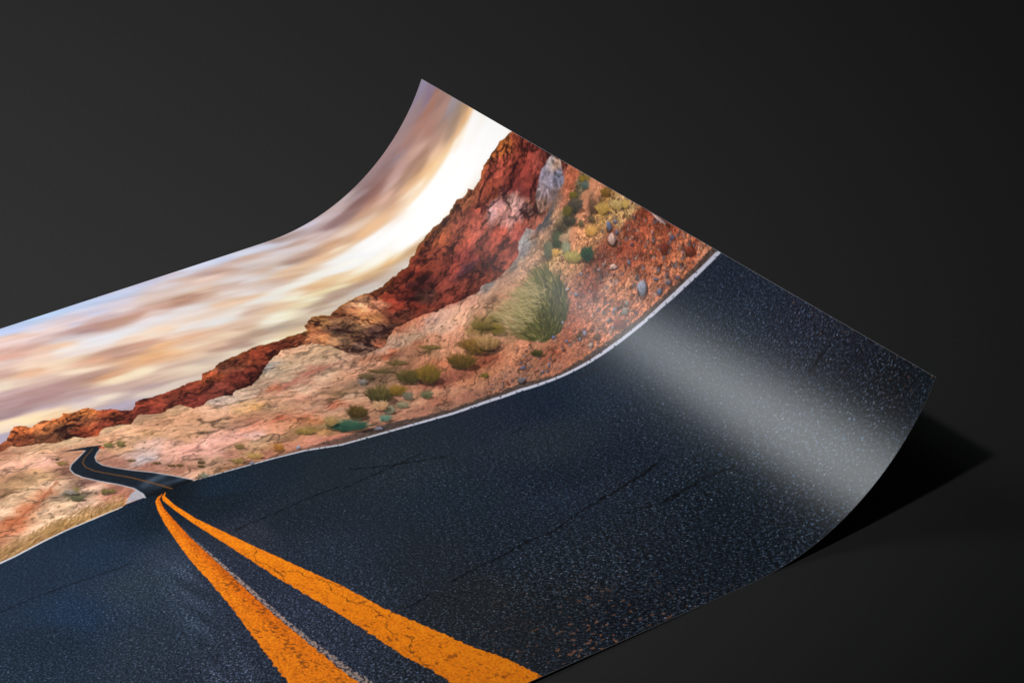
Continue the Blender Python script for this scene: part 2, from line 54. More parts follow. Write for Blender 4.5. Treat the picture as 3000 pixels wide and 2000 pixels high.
CURVES = {'skyline': [[0.6388,0.7482],[0.6525,0.7524],[0.6758,0.7764],[0.6843,0.7722],[0.6918,0.7625],[0.6999,0.7648],[0.7109,0.7671],[0.7172,0.7624],[0.7216,0.7633],[0.7274,0.7612],[0.738,0.7681],[0.7458,0.7623],[0.7561,0.7631],[0.7676,0.7622],[0.7722,0.7563],[0.7743,0.7509],[0.7893,0.744],[0.7984,0.7317],[0.8106,0.7249],[0.8213,0.7382],[0.8283,0.7416],[0.8423,0.7377],[0.8641,0.7366],[0.8972,0.7404],[0.9147,0.7384],[0.9215,0.7489],[0.9283,0.7505],[0.9392,0.7513],[0.9501,0.7589],[0.9669,0.7622],[0.9853,0.7644],[1.0111,0.7681],[1.0292,0.7661],[1.0385,0.7638],[1.0588,0.7649],[1.0771,0.7629],[1.0854,0.7638],[1.0885,0.7748],[1.1096,0.7907],[1.1203,0.7851],[1.1303,0.78],[1.1411,0.7863],[1.171,0.7975],[1.1925,0.7992],[1.2087,0.796],[1.2258,0.7972],[1.2459,0.8024],[1.2572,0.8047],[1.2715,0.8041],[1.2893,0.8144],[1.2836,0.8135],[1.3046,0.8222],[1.3119,0.8248],[1.3366,0.828],[1.3631,0.8214],[1.3699,0.8254],[1.3846,0.8274],[1.3956,0.8185],[1.405,0.8208],[1.4252,0.8126],[1.4408,0.8172],[1.4612,0.8144],[1.4778,0.8093],[1.4933,0.8008],[1.4997,0.7946],[1.4076,0.8108]],
 'base': [[0.6312,0.7336],[0.6433,0.7348],[0.652,0.7385],[0.6629,0.7284],[0.6826,0.7219],[0.7044,0.7119],[0.7211,0.7139],[0.7278,0.7048],[0.7455,0.6978],[0.7615,0.7087],[0.7802,0.7032],[0.7908,0.6974],[0.8088,0.7113],[0.8232,0.7049],[0.8331,0.6976],[0.8422,0.6993],[0.8619,0.7017],[0.8707,0.6824],[0.8947,0.6881],[0.9086,0.6907],[0.9246,0.6831],[0.9339,0.6914],[0.9566,0.6877],[0.9793,0.7038],[1.0038,0.7258],[1.0325,0.7407],[1.0629,0.7342],[1.0724,0.7318],[1.0885,0.713],[1.0949,0.6831],[1.1049,0.6688],[1.1237,0.6707],[1.1391,0.6707],[1.1606,0.6891],[1.1789,0.7029],[1.2077,0.7054],[1.2249,0.7037],[1.2386,0.6937],[1.2451,0.6961],[1.2653,0.6879],[1.2979,0.6788],[1.3051,0.6814],[1.3232,0.6715],[1.3445,0.6707],[1.3645,0.6703],[1.3752,0.6829],[1.3914,0.6879],[1.404,0.6747],[1.4261,0.6691],[1.4465,0.6711],[1.4572,0.6758],[1.4639,0.6743],[1.4808,0.6728],[1.4952,0.6719],[1.4007,0.6892]],
 'wl_top': [[0.7876,0.5439],[0.8172,0.5408],[0.854,0.5361],[0.8908,0.5308],[0.9272,0.5243],[0.969,0.5096],[1.1177,0.4899],[1.1726,0.4878],[1.2128,0.4824],[1.2651,0.4629],[1.3013,0.4523],[1.3291,0.4457],[1.3675,0.4341],[1.4087,0.421],[1.4393,0.4085],[1.456,0.4004],[1.4784,0.3883],[1.4996,0.3773]],
 'wl_bot': [[0.787,0.5428],[0.8164,0.5394],[0.8528,0.5342],[0.8894,0.5286],[0.9255,0.5216],[0.967,0.5066],[1.1145,0.4854],[1.1686,0.4823],[1.2089,0.4772],[1.2689,0.4571],[1.2977,0.4482],[1.3271,0.44],[1.3631,0.4298],[1.4036,0.4166],[1.4432,0.3994],[1.457,0.3925],[1.4771,0.3824],[1.4999,0.3699]],
 'shoulder': [[0.7886,0.5455],[0.8559,0.5391],[0.9308,0.5298],[1.0428,0.5169],[1.0775,0.5058],[1.124,0.4987],[1.1796,0.4973],[1.2202,0.4921],[1.259,0.4711],[1.2858,0.4672],[1.3116,0.4608],[1.3497,0.4505],[1.3751,0.4415],[1.4023,0.4325],[1.4352,0.4208],[1.4547,0.4102],[1.4801,0.3986],[1.4991,0.3897]],
 'crest': [[0.788,0.5428],[0.7826,0.5453],[0.7558,0.5445],[0.7234,0.5466],[0.699,0.5474],[0.691,0.5434],[0.6545,0.5422],[0.6177,0.5397],[0.5853,0.5344],[0.5447,0.5264],[0.5254,0.5239]],
 'lwl': [[0.6918,0.5448],[0.6542,0.5417],[0.6177,0.5397],[0.5858,0.5351],[0.5451,0.5272],[0.526,0.525]],
 'yl_l': [[0.7458,0.5422],[0.7346,0.5379],[0.7279,0.5313],[0.7214,0.5153],[0.7136,0.4873],[0.7078,0.4583],[0.7019,0.4262],[0.6975,0.3936],[0.694,0.3539],[0.6889,0.3093],[0.681,0.2579],[0.6719,0.2056],[0.663,0.149]],
 'yl_r': [[0.7432,0.5403],[0.7385,0.5369],[0.7343,0.5324],[0.7289,0.5135],[0.7259,0.4856],[0.722,0.444],[0.7209,0.4013],[0.7197,0.3594],[0.7182,0.3117],[0.7175,0.2576],[0.718,0.2007],[0.7204,0.1343],[0.7214,0.1057]],
 'yl_w': [[0.7432,0.5403],[0.7385,0.5369],[0.7345,0.5322],[0.7296,0.513],[0.7268,0.4849],[0.724,0.4426],[0.7241,0.3989],[0.7242,0.3561],[0.7239,0.3074],[0.7232,0.2534],[0.7248,0.1957],[0.7282,0.1461],[0.7347,0.0958]],
 'yr_l': [[0.7463,0.5411],[0.7394,0.5362],[0.7362,0.529],[0.7367,0.5039],[0.7398,0.4641],[0.7454,0.423],[0.7516,0.3714],[0.7576,0.3208],[0.765,0.2735],[0.775,0.2167],[0.7813,0.1702],[0.7854,0.1215],[0.7932,0.0899],[0.7986,0.0605],[0.8003,0.0473]],
 'yr_r': [[0.7474,0.541],[0.7429,0.5356],[0.7422,0.5131],[0.7473,0.4735],[0.7595,0.4273],[0.7715,0.3819],[0.7814,0.3493],[0.791,0.3137],[0.8062,0.2638],[0.8196,0.1989],[0.8373,0.1421],[0.8546,0.0864],[0.8716,0.0446],[0.8823,0.0016],[0.8877,-0.0175]]}
OUTLINES = {'farroad': [[0.6926,0.6922],[0.7136,0.6863],[0.7269,0.6822],[0.7394,0.6765],[0.7345,0.6713],[0.7267,0.6649],[0.7201,0.6577],[0.7167,0.6482],[0.7182,0.6371],[0.7247,0.6263],[0.7393,0.6076],[0.7573,0.5883],[0.7737,0.5664],[0.7881,0.5447],[0.7821,0.5444],[0.7554,0.5436],[0.7227,0.5455],[0.7248,0.554],[0.7223,0.5713],[0.7127,0.5881],[0.6976,0.609],[0.687,0.6278],[0.6827,0.6408],[0.6834,0.6518],[0.6892,0.6594],[0.7035,0.668],[0.7178,0.6763],[0.7167,0.6796],[0.7054,0.6855]],
 'fr_left': [[0.718,0.6774],[0.7035,0.668],[0.6888,0.6589],[0.6831,0.6512],[0.6823,0.64],[0.6866,0.627],[0.6976,0.609],[0.7127,0.5881],[0.7223,0.5713],[0.7248,0.554],[0.723,0.546]],
 'fr_right': [[0.7331,0.6695],[0.7267,0.6649],[0.7201,0.6577],[0.7167,0.6482],[0.7182,0.6371],[0.7247,0.6263],[0.7393,0.6076],[0.7573,0.5883],[0.7737,0.5664],[0.7881,0.5447]],
 'fr_mid': [[0.7276,0.6764],[0.7208,0.6713],[0.7093,0.6637],[0.702,0.6551],[0.7002,0.6445],[0.7044,0.6315],[0.7182,0.6114],[0.7313,0.5938],[0.7428,0.5735],[0.751,0.5577],[0.757,0.5448]],
 'concrete': [[0.7133,0.5624],[0.7231,0.566],[0.7251,0.5545],[0.7224,0.5465],[0.6983,0.5479]],
 'boulder': [[1.5001,0.7067],[1.4994,0.688],[1.4785,0.6683],[1.4575,0.6698],[1.4389,0.6745],[1.4267,0.6834],[1.435,0.6994],[1.4488,0.7069],[1.4703,0.7156],[1.4874,0.7137]],
 'lavender': [[1.3906,0.7616],[1.4053,0.7594],[1.4232,0.7433],[1.4302,0.7238],[1.4411,0.7105],[1.4359,0.6971],[1.4218,0.6949],[1.3996,0.7002],[1.3913,0.7239],[1.3881,0.7464]],
 'bush': [[1.2787,0.5558],[1.2768,0.5473],[1.2856,0.534],[1.2929,0.525],[1.3071,0.5225],[1.3264,0.5328],[1.3484,0.5479],[1.3585,0.566],[1.3661,0.5889],[1.366,0.6132],[1.3416,0.6179],[1.3205,0.6185],[1.2932,0.5889],[1.2788,0.5741]],
 'domeout': [[0.9303,0.6789],[0.956,0.6868],[0.9793,0.7038],[1.0038,0.7258],[1.0325,0.7407],[1.0629,0.7342],[1.0724,0.7318],[1.0885,0.713],[1.0949,0.6831],[1.1073,0.6626]]}
CRACKS = [([[0.9147,0.4275],[0.9565,0.4296],[0.9931,0.4321],[1.0301,0.4347]],0.00076,0.60),
 ([[0.9463,0.4569],[0.9595,0.4491],[0.994,0.4335],[1.0254,0.4221],[1.052,0.4124]],0.00084,0.60),
 ([[0.9081,0.1987],[0.9483,0.2024],[0.9803,0.2054],[1.0211,0.2113],[1.0616,0.2107],[1.1001,0.2231],[1.1245,0.2275],[1.1583,0.2329],[1.1861,0.2383],[1.2108,0.2393],[1.2283,0.2447],[1.2504,0.2445]],0.00099,0.75),
 ([[0.838,0.1869],[0.8557,0.1874],[0.8732,0.1933]],0.00076,0.70),
 ([[1.147,0.1918],[1.1871,0.1835],[1.2079,0.1801],[1.2237,0.1832]],0.00084,0.60),
 ([[0.7705,0.4265],[0.7984,0.4281],[0.8267,0.4297],[0.8639,0.4325],[0.8941,0.4331],[0.9181,0.4327]],0.00084,0.55),
 ([[0.4819,0.4406],[0.5361,0.4431],[0.5919,0.44],[0.6421,0.4382]],0.00076,0.50),
 ([[1.1385,0.2305],[1.172,0.2352],[1.2023,0.2408],[1.2167,0.2424],[1.2306,0.2433]],0.00091,0.70),
 ([[1.1974,0.1842],[1.2268,0.183],[1.2535,0.1806],[1.2777,0.1719],[1.2939,0.164]],0.00129,0.75),
 ([[1.1452,0.4074],[1.1614,0.4118],[1.1722,0.4118]],0.00076,0.50),
 ([[1.362,0.177],[1.3424,0.1683],[1.3313,0.1674]],0.00095,0.30),
 ([[1.3673,0.1793],[1.3945,0.1754],[1.4098,0.1729],[1.4298,0.1681],[1.4602,0.1641]],0.00095,0.45),
 ([[1.4292,0.1652],[1.4489,0.1641],[1.4742,0.1578]],0.00114,0.60)]
LINE_CRACKS = [[[0.7947,0.2464],[0.7979,0.2285],[0.8053,0.2197],[0.8095,0.2063],[0.8107,0.1886],[0.8114,0.1813],[0.8026,0.1711],[0.7995,0.1584],[0.8097,0.1459],[0.8134,0.1349],[0.8036,0.1275],[0.7967,0.1163],[0.7967,0.1002],[0.7952,0.0821]],
 [[0.7704,0.3772],[0.7611,0.3715],[0.7555,0.3595],[0.7615,0.3479],[0.7637,0.3304],[0.7653,0.3151]],
 [[0.7622,0.3279],[0.7843,0.3151],[0.783,0.2984],[0.7946,0.2899],[0.7961,0.2747],[0.7905,0.2547]],
 [[0.816,0.188],[0.8253,0.1878],[0.838,0.1869]],
 [[0.793,0.2875],[0.8054,0.2626]]]
SEAMS = [([[1.4985,0.6181],[1.4795,0.6209],[1.4606,0.6195],[1.4435,0.6162],[1.4283,0.6134],[1.4047,0.6024]],0.00777,(222, 146, 108),0.90),
 ([[1.497,0.6004],[1.4788,0.6043],[1.4598,0.6063]],0.00486,(218, 142, 104),0.60),
 ([[1.4342,0.6658],[1.4181,0.6673],[1.4039,0.6697]],0.00259,(76, 80, 84),0.85),
 ([[1.4741,0.6501],[1.4745,0.6614],[1.4801,0.6502]],0.00162,(120, 55, 40),0.60),
 ([[0.6568,0.6353],[0.6382,0.622],[0.6213,0.6115],[0.6032,0.6021],[0.5826,0.5911],[0.5662,0.5809]],0.00146,(150, 80, 50),0.80),
 ([[0.6527,0.5692],[0.655,0.5599],[0.6574,0.5847],[0.664,0.5913]],0.00049,(90, 65, 50),0.60),
 ([[1.0445,0.7091],[1.0333,0.6949],[1.0216,0.6902],[1.0134,0.6741],[0.9967,0.6645],[0.9834,0.6569]],0.00065,(140, 95, 80),0.70),
 ([[1.0765,0.6718],[1.0447,0.673],[1.0225,0.6717],[1.0014,0.6653],[0.9838,0.6609],[0.9692,0.6544]],0.00211,(195, 110, 95),0.60),
 ([[1.0587,0.6449],[1.0302,0.6572],[1.0211,0.6596]],0.00049,(120, 85, 70),0.60),
 ([[0.9624,0.6768],[0.9535,0.666],[0.9451,0.6593],[0.9334,0.6637]],0.00113,(110, 60, 45),0.70),
 ([[0.9247,0.6531],[0.9364,0.6486],[0.9366,0.6357],[0.9273,0.6341]],0.00081,(150, 95, 55),0.60),
 ([[1.1746,0.7064],[1.1787,0.6928],[1.1856,0.6834],[1.2019,0.6744]],0.00081,(100, 50, 40),0.70),
 ([[1.1302,0.6705],[1.1401,0.6722],[1.1501,0.6739],[1.1637,0.6775],[1.1832,0.6831]],0.00065,(120, 75, 60),0.60),
 ([[0.9048,0.6046],[0.9255,0.6017],[0.9468,0.6028],[0.9555,0.6132]],0.00065,(130, 70, 55),0.60),
 ([[0.8775,0.6],[0.8921,0.5974],[0.9086,0.5976]],0.00081,(120, 70, 60),0.60),
 ([[0.7616,0.633],[0.7732,0.6325],[0.7847,0.632]],0.00065,(130, 100, 95),0.50),
 ([[0.5895,0.6465],[0.6034,0.6516],[0.6184,0.6482]],0.00162,(100, 80, 55),0.60),
 ([[0.6152,0.674],[0.627,0.675],[0.6299,0.6592],[0.6548,0.6525]],0.00130,(105, 85, 60),0.60),
 ([[0.7565,0.6651],[0.759,0.6592],[0.7494,0.6561]],0.00162,(95, 90, 60),0.70),
 ([[0.8375,0.6338],[0.8166,0.639],[0.808,0.6413]],0.00081,(120, 95, 70),0.50),
 ([[0.793,0.6667],[0.8039,0.6546],[0.8144,0.6488]],0.00081,(115, 90, 65),0.50)]
SHRUBS = [([1.2276,0.5934],[0.01524,-0.01817],[0.01089,0.01469],(75,55,25),(165,120,60),70),
([1.1948,0.5793],[0.01457,-0.01386],[0.01125,0.0156],(60,48,22),(135,100,45),70),
([1.2419,0.5878],[0.01067,-0.01363],[0.0106,0.01403],(110,80,45),(200,155,105),60),
([1.2662,0.598],[0.00658,-0.00944],[0.00752,0.00964],(85,72,28),(140,115,50),40),
([1.1209,0.5899],[0.01363,-0.01018],[0.01052,0.0152],(55,50,26),(105,88,45),60),
([1.144,0.5792],[0.01362,-0.01023],[0.01472,0.02098],(72,58,24),(150,115,45),70),
([1.0689,0.574],[0.01492,-0.01109],[0.01413,0.02077],(48,44,24),(115,98,55),80),
([1.0929,0.5713],[0.00926,-0.00689],[0.00833,0.01211],(95,72,28),(165,125,55),45),
([1.095,0.5525],[0.0054,-0.00402],[0.00593,0.00856],(85,80,65),(145,138,115),30),
([1.1154,0.5416],[0.00639,-0.00477],[0.00598,0.00853],(70,70,48),(135,130,95),30),
([1.0775,0.5397],[0.00678,-0.00504],[0.00468,0.00678],(105,98,75),(165,152,120),30),
([1.0581,0.5393],[0.00634,-0.00471],[0.00617,0.00903],(95,95,75),(160,155,125),30),
([1.044,0.5265],[0.00631,-0.00469],[0.00496,0.00727],(78,108,90),(122,148,126),30),
([1.0233,0.5566],[0.01055,-0.00784],[0.00988,0.01475],(50,42,22),(105,82,40),50),
([0.998,0.5376],[0.02095,-0.01555],[0.00819,0.0123],(30,60,48),(72,108,86),90),
([0.9868,0.5585],[0.00728,-0.0054],[0.00705,0.01072],(135,105,60),(185,150,100),30),
([1.0554,0.554],[0.00848,-0.0063],[0.00773,0.01137],(160,115,80),(225,180,140),40),
([1.2692,0.5197],[0.00534,-0.00767],[0.00436,0.00547],(38,42,20),(85,75,35),30),
([1.1987,0.5356],[0.00396,-0.00372],[0.00307,0.0042],(85,75,30),(120,105,45),20),
([1.2583,0.6219],[0.00924,-0.01287],[0.00522,0.00683],(85,72,36),(135,112,60),40),
([1.2783,0.6166],[0.00446,-0.00676],[0.00406,0.00513],(80,70,36),(130,110,60),30),
([1.1296,0.6279],[0.01158,-0.00865],[0.00286,0.00416],(85,70,42),(130,105,62),30),
([1.1026,0.6235],[0.01298,-0.00966],[0.00281,0.00414],(80,66,42),(125,100,62),30),
([1.0802,0.6224],[0.00862,-0.00641],[0.00437,0.00649],(75,62,42),(120,98,66),30),
([1.0704,0.6142],[0.00502,-0.00373],[0.00434,0.00645],(105,95,90),(150,140,135),15),
([1.1854,0.635],[0.01105,-0.00968],[0.00283,0.00402],(95,78,42),(140,112,62),30),
([0.9492,0.5584],[0.01044,-0.00775],[0.00398,0.00616],(120,95,50),(170,138,75),40),
([0.9042,0.5455],[0.00483,-0.00358],[0.00492,0.00774],(130,80,40),(185,125,60),30),
([0.8686,0.5759],[0.00552,-0.00409],[0.00311,0.00502],(100,82,50),(145,115,70),20),
([0.8022,0.5452],[0.00407,-0.00302],[0.0023,0.0038],(100,105,85),(150,150,125),15),
([0.8502,0.5493],[0.00684,-0.00507],[0.00271,0.00439],(115,90,50),(165,135,80),25),
([0.8726,0.5467],[0.00824,-0.00611],[0.00379,0.00605],(150,110,60),(205,165,105),30),
([0.6591,0.5911],[0.00737,-0.00546],[0.00331,0.00599],(75,72,52),(115,108,80),25),
([0.666,0.6053],[0.00296,-0.00219],[0.00455,0.00824],(115,98,60),(155,130,80),15),
([0.6584,0.607],[0.00807,-0.00598],[0.00302,0.00549],(125,115,105),(155,145,130),15),
([0.6915,0.5844],[0.00377,-0.00279],[0.00369,0.00655],(85,75,45),(140,120,70),15),
([0.6986,0.5803],[0.00404,-0.00299],[0.00247,0.00436],(85,75,45),(140,120,70),15),
([0.8136,0.5724],[0.0041,-0.00304],[0.00166,0.00276],(60,45,28),(95,75,45),12),
([0.8095,0.5655],[0.00355,-0.00263],[0.00149,0.00247],(60,45,28),(95,75,45),12),
([0.7823,0.5876],[0.00478,-0.00354],[0.00147,0.00249],(75,55,32),(115,88,52),12),
([0.791,0.5824],[0.00341,-0.00253],[0.00131,0.00221],(75,55,32),(115,88,52),12),
([0.7714,0.6025],[0.0041,-0.00304],[0.00146,0.00251],(75,55,32),(115,88,52),12),
([0.7504,0.6253],[0.00411,-0.00305],[0.00145,0.00253],(85,72,42),(125,100,60),12),
([0.746,0.6709],[0.00525,-0.00389],[0.00292,0.00517],(95,90,52),(145,125,75),20),
([0.7587,0.6655],[0.00443,-0.00328],[0.0036,0.00632],(95,85,50),(140,120,72),15),
([0.6822,0.6678],[0.00615,-0.00456],[0.00217,0.00398],(110,88,50),(155,122,72),15),
([0.6529,0.6073],[0.00134,-0.001],[0.0012,0.00219],(90,80,60),(120,105,80),5),
([1.492,0.5905],[0.00313,-0.00804],[0.00489,0.00266],(95,68,30),(150,110,50),60),
([1.4925,0.6383],[0.00201,-0.00522],[0.00296,0.00162],(105,85,30),(150,125,45),30),
([1.4864,0.6294],[0.00229,-0.0059],[0.00442,0.00251],(62,74,70),(105,118,110),50),
([1.4677,0.6432],[0.00258,-0.0065],[0.00388,0.00252],(84,76,32),(125,110,50),30),
([1.4581,0.6304],[0.00485,-0.01206],[0.00819,0.00555],(58,52,48),(100,90,75),60),
([1.4452,0.6393],[0.00286,-0.00699],[0.00671,0.00492],(72,64,34),(112,100,52),50),
([1.4369,0.6275],[0.00486,-0.01169],[0.00571,0.00438],(48,44,42),(92,84,66),50),
([1.4075,0.6286],[0.00319,-0.00724],[0.00994,0.00865],(56,64,50),(100,104,78),60),
([1.3897,0.6324],[0.00293,-0.0064],[0.01041,0.00973],(78,80,66),(128,124,98),50),
([1.414,0.6197],[0.00346,-0.00795],[0.00567,0.00484],(145,112,88),(195,162,128),40),
([1.4057,0.6088],[0.00289,-0.00651],[0.00801,0.00703],(120,122,100),(168,164,132),40),
([1.4678,0.6018],[0.00284,-0.0071],[0.00819,0.00522],(76,52,44),(125,92,68),45),
([1.4535,0.5948],[0.00216,-0.00528],[0.00457,0.0032],(74,60,46),(120,100,70),30),
([1.4419,0.6079],[0.00182,-0.0044],[0.00428,0.0032],(86,76,50),(130,112,76),25),
([1.4721,0.5849],[0.00481,-0.01207],[0.00674,0.00419],(150,115,55),(212,170,98),60),
([1.4853,0.5637],[0.00424,-0.01075],[0.0063,0.00357],(150,118,70),(218,188,122),60),
([1.4919,0.5499],[0.00226,-0.00575],[0.00534,0.00289],(165,132,72),(215,178,105),40),
([1.4397,0.5864],[0.00397,-0.0095],[0.00615,0.00461],(172,122,62),(225,170,98),45),
([1.3941,0.62],[0.00262,-0.00578],[0.00425,0.00394],(178,132,68),(222,172,100),25),
([1.4,0.5892],[0.00634,-0.0141],[0.00657,0.00589],(122,108,56),(195,176,108),70),
([1.412,0.5711],[0.00428,-0.00972],[0.0089,0.00753],(30,50,40),(66,90,66),60)]
STONES = [([1.4448,0.5451],[0.00263,-0.00628],[0.00596,0.00433],(220,180,165)),
 ([1.4144,0.4632],[0.00335,-0.00747],[0.00764,0.0063],(152,154,172)),
 ([1.4579,0.5627],[0.00188,-0.0046],[0.00602,0.00408],(104,112,140)),
 ([1.4558,0.5456],[0.00112,-0.00273],[0.00252,0.00174],(104,110,138)),
 ([1.416,0.5238],[0.00189,-0.00426],[0.00309,0.00258],(222,180,165)),
 ([1.4328,0.5685],[0.00095,-0.00222],[0.00157,0.00123],(160,120,105)),
 ([1.4522,0.5126],[0.0013,-0.00313],[0.00219,0.00153],(110,80,90)),
 ([1.4605,0.5169],[0.00112,-0.00272],[0.00251,0.00168],(190,120,95)),
 ([1.4975,0.4861],[0.00149,-0.00376],[0.00196,0.01822],(205,175,170)),
 ([1.4318,0.5032],[0.00121,-0.00281],[0.00309,0.0024],(116,122,142)),
 ([1.4786,0.4896],[0.00111,-0.00275],[0.00284,0.0017],(190,130,120)),
 ([1.486,0.4544],[0.00184,-0.00457],[0.00284,0.00161],(95,95,120)),
 ([1.47,0.4602],[0.00313,-0.00762],[0.00657,0.00408],(120,55,42)),
 ([1.4829,0.4191],[0.00348,-0.00851],[0.00532,0.00304],(135,62,45)),
 ([1.4466,0.4192],[0.00183,-0.00427],[0.00275,0.00196],(115,95,105)),
 ([1.4206,0.4344],[0.00185,-0.00414],[0.00334,0.00269],(104,112,136)),
 ([1.4667,0.5559],[0.00169,-0.00418],[0.00222,0.00144],(118,122,142)),
 ([1.3881,0.5624],[0.00135,-0.0029],[0.00156,0.00147],(140,135,150)),
 ([1.4122,0.5382],[0.00133,-0.00298],[0.00248,0.00211],(150,125,120)),
 ([1.4047,0.5405],[0.00133,-0.00295],[0.00186,0.00164],(165,140,140)),
 ([1.3603,0.4575],[0.00445,-0.00874],[0.00644,0.00645],(128,66,52)),
 ([1.4125,0.4615],[0.00336,-0.00745],[0.00856,0.00709],(154,156,174)),
 ([1.4195,0.4333],[0.00148,-0.0033],[0.00395,0.00319],(106,112,134)),
 ([1.4308,0.4494],[0.00166,-0.0038],[0.00214,0.00166],(105,105,130)),
 ([1.4209,0.4779],[0.00121,-0.00274],[0.00337,0.00274],(105,95,105)),
 ([1.4357,0.4278],[0.00202,-0.00464],[0.00274,0.00206],(110,100,115)),
 ([1.2245,0.4947],[0.00343,-0.00383],[0.0036,0.00475],(108,104,112)),
 ([1.3268,0.4916],[0.00132,-0.00235],[0.00346,0.00384],(150,148,175)),
 ([1.3319,0.4724],[0.0024,-0.00435],[0.00406,0.00442],(115,80,62)),
 ([1.377,0.4639],[0.00267,-0.00548],[0.00398,0.00379],(150,140,130)),
 ([1.3002,0.5246],[0.00138,-0.00224],[0.00227,0.00269],(105,112,150)),
 ([1.3053,0.5039],[0.00105,-0.00173],[0.00225,0.00263],(125,125,155)),
 ([1.3168,0.49],[0.00123,-0.00212],[0.0019,0.00216],(125,125,150)),
 ([1.3179,0.47],[0.00184,-0.00317],[0.00252,0.00284],(195,165,150)),
 ([1.3628,0.5478],[0.00157,-0.00316],[0.0025,0.00255],(132,130,146)),
 ([1.3517,0.5274],[0.00139,-0.00269],[0.00187,0.00197],(165,120,105)),
 ([1.3873,0.4693],[0.00152,-0.00319],[0.00306,0.00282],(155,150,145)),
 ([1.2656,0.4912],[0.0009,-0.00125],[0.00302,0.00378],(120,125,155)),
 ([1.2414,0.5139],[0.00189,-0.00233],[0.00315,0.00411],(115,112,135)),
 ([1.323,0.5317],[0.00103,-0.00182],[0.00191,0.00216],(150,150,165)),
 ([1.3718,0.4805],[0.00096,-0.00195],[0.00215,0.0021],(150,150,165)),
 ([1.3623,0.5653],[0.00138,-0.00278],[0.00219,0.00225],(190,165,160)),
 ([1.3291,0.4505],[0.001,-0.00179],[0.00156,0.0017],(150,110,95)),
 ([1.252,0.4873],[0.00138,-0.00179],[0.00171,0.00219],(120,115,130)),
 ([1.2249,0.4948],[0.00391,-0.00439],[0.00396,0.00522],(112,106,112)),
 ([1.0249,0.5123],[0.00446,-0.00331],[0.003,0.00442],(130,128,145)),
 ([1.4177,0.5209],[0.00207,-0.0047],[0.00309,0.00256],(215,175,160)),
 ([1.4453,0.5485],[0.00281,-0.00674],[0.00659,0.00477],(218,175,160)),
 ([0.924,0.5336],[0.00248,-0.00184],[0.00248,0.00385],(165,165,180)),
 ([0.8615,0.5369],[0.00219,-0.00162],[0.00204,0.00328],(140,140,160)),
 ([0.6817,0.6793],[0.00192,-0.00142],[0.00093,0.00171],(70,60,50))]
# ---------------------------------------------------------------- noise and raster helpers
RNG = np.random.default_rng(7)
_PERM = RNG.permutation(4096).astype(np.int32)
_GX = np.cos(RNG.random(4096) * 6.28318).astype(np.float32)
_GY = np.sin(RNG.random(4096) * 6.28318).astype(np.float32)
_H1 = RNG.random(4096).astype(np.float32)


def perlin(x, y, seed=0):
    x = np.asarray(x, np.float32) + np.float32(seed * 17.31)
    y = np.asarray(y, np.float32) + np.float32(seed * 9.77)
    xi = np.floor(x).astype(np.int32); yi = np.floor(y).astype(np.int32)
    fx = x - xi; fy = y - yi
    ux = fx * fx * fx * (fx * (fx * 6 - 15) + 10); uy = fy * fy * fy * (fy * (fy * 6 - 15) + 10)

    def g(ix, iy, dx, dy):
        h = _PERM[(_PERM[ix & 4095] + iy) & 4095]
        return _GX[h] * dx + _GY[h] * dy
    a = g(xi, yi, fx, fy); b = g(xi + 1, yi, fx - 1, fy)
    c = g(xi, yi + 1, fx, fy - 1); d = g(xi + 1, yi + 1, fx - 1, fy - 1)
    a += ux * (b - a); c += ux * (d - c)
    return (a + uy * (c - a)) * 1.5


def fbm(x, y, n=4, seed=0, gain=.5):
    r = 0; amp = 1; tot = 0
    for k in range(n):
        r = r + amp * perlin(x * 2 ** k, y * 2 ** k, seed + 3 * k); tot += amp; amp *= gain
    return r / tot


def ridged(x, y, n=4, seed=0):
    r = 0; amp = 1; tot = 0
    for k in range(n):
        r = r + amp * (1 - 2.2 * np.abs(perlin(x * 2 ** k, y * 2 ** k, seed + 5 * k))); tot += amp; amp *= .55
    return r / tot


def cells(x, y, seed=0):
    """distance to the nearest jittered point, gap to the second nearest, a random number of the nearest"""
    x = x + seed * 13.7; y = y + seed * 7.1
    xi = np.floor(x).astype(np.int32); yi = np.floor(y).astype(np.int32)
    best = np.full(x.shape, 9., np.float32); second = best.copy(); idv = np.zeros(x.shape, np.float32)
    for dx in (-1, 0, 1):
        for dy in (-1, 0, 1):
            h = _PERM[(_PERM[(xi + dx) & 4095] + yi + dy) & 4095]
            px = xi + dx + _H1[h]; py = yi + dy + _H1[(h * 7 + 13) & 4095]
            d = (px - x) ** 2 + (py - y) ** 2
            m = d < best
            second = np.where(m, best, np.minimum(second, d))
            best = np.where(m, d, best); idv = np.where(m, _H1[(h * 3 + 5) & 4095], idv)
    b = np.sqrt(best)
    return b, np.sqrt(second) - b, idv


def smooth(e0, e1, x):
    t = np.clip((x - e0) / (e1 - e0), 0, 1)
    return t * t * (3 - 2 * t)


def scatter(S, u, v, ang, su, sv, p):
    """colour field through traced colour samples (inverse distance, stretched along ang)"""
    ca, sa = math.cos(ang), math.sin(ang)
    X = ((u * ca + v * sa) / su).astype(np.float32); Y = ((-u * sa + v * ca) / sv).astype(np.float32)
    sx = (S[:, 0] * ca + S[:, 1] * sa) / su; sy = (-S[:, 0] * sa + S[:, 1] * ca) / sv
    out = np.empty((X.size, 3), np.float32); C = S[:, 2:5].astype(np.float32)
    sx = sx.astype(np.float32); sy = sy.astype(np.float32)
    for i in range(0, X.size, 20000):
        d = (X[i:i + 20000, None] - sx) ** 2 + (Y[i:i + 20000, None] - sy) ** 2 + 2e-5
        w = d ** (-p)
        out[i:i + 20000] = (w @ C) / w.sum(1)[:, None]
    return out


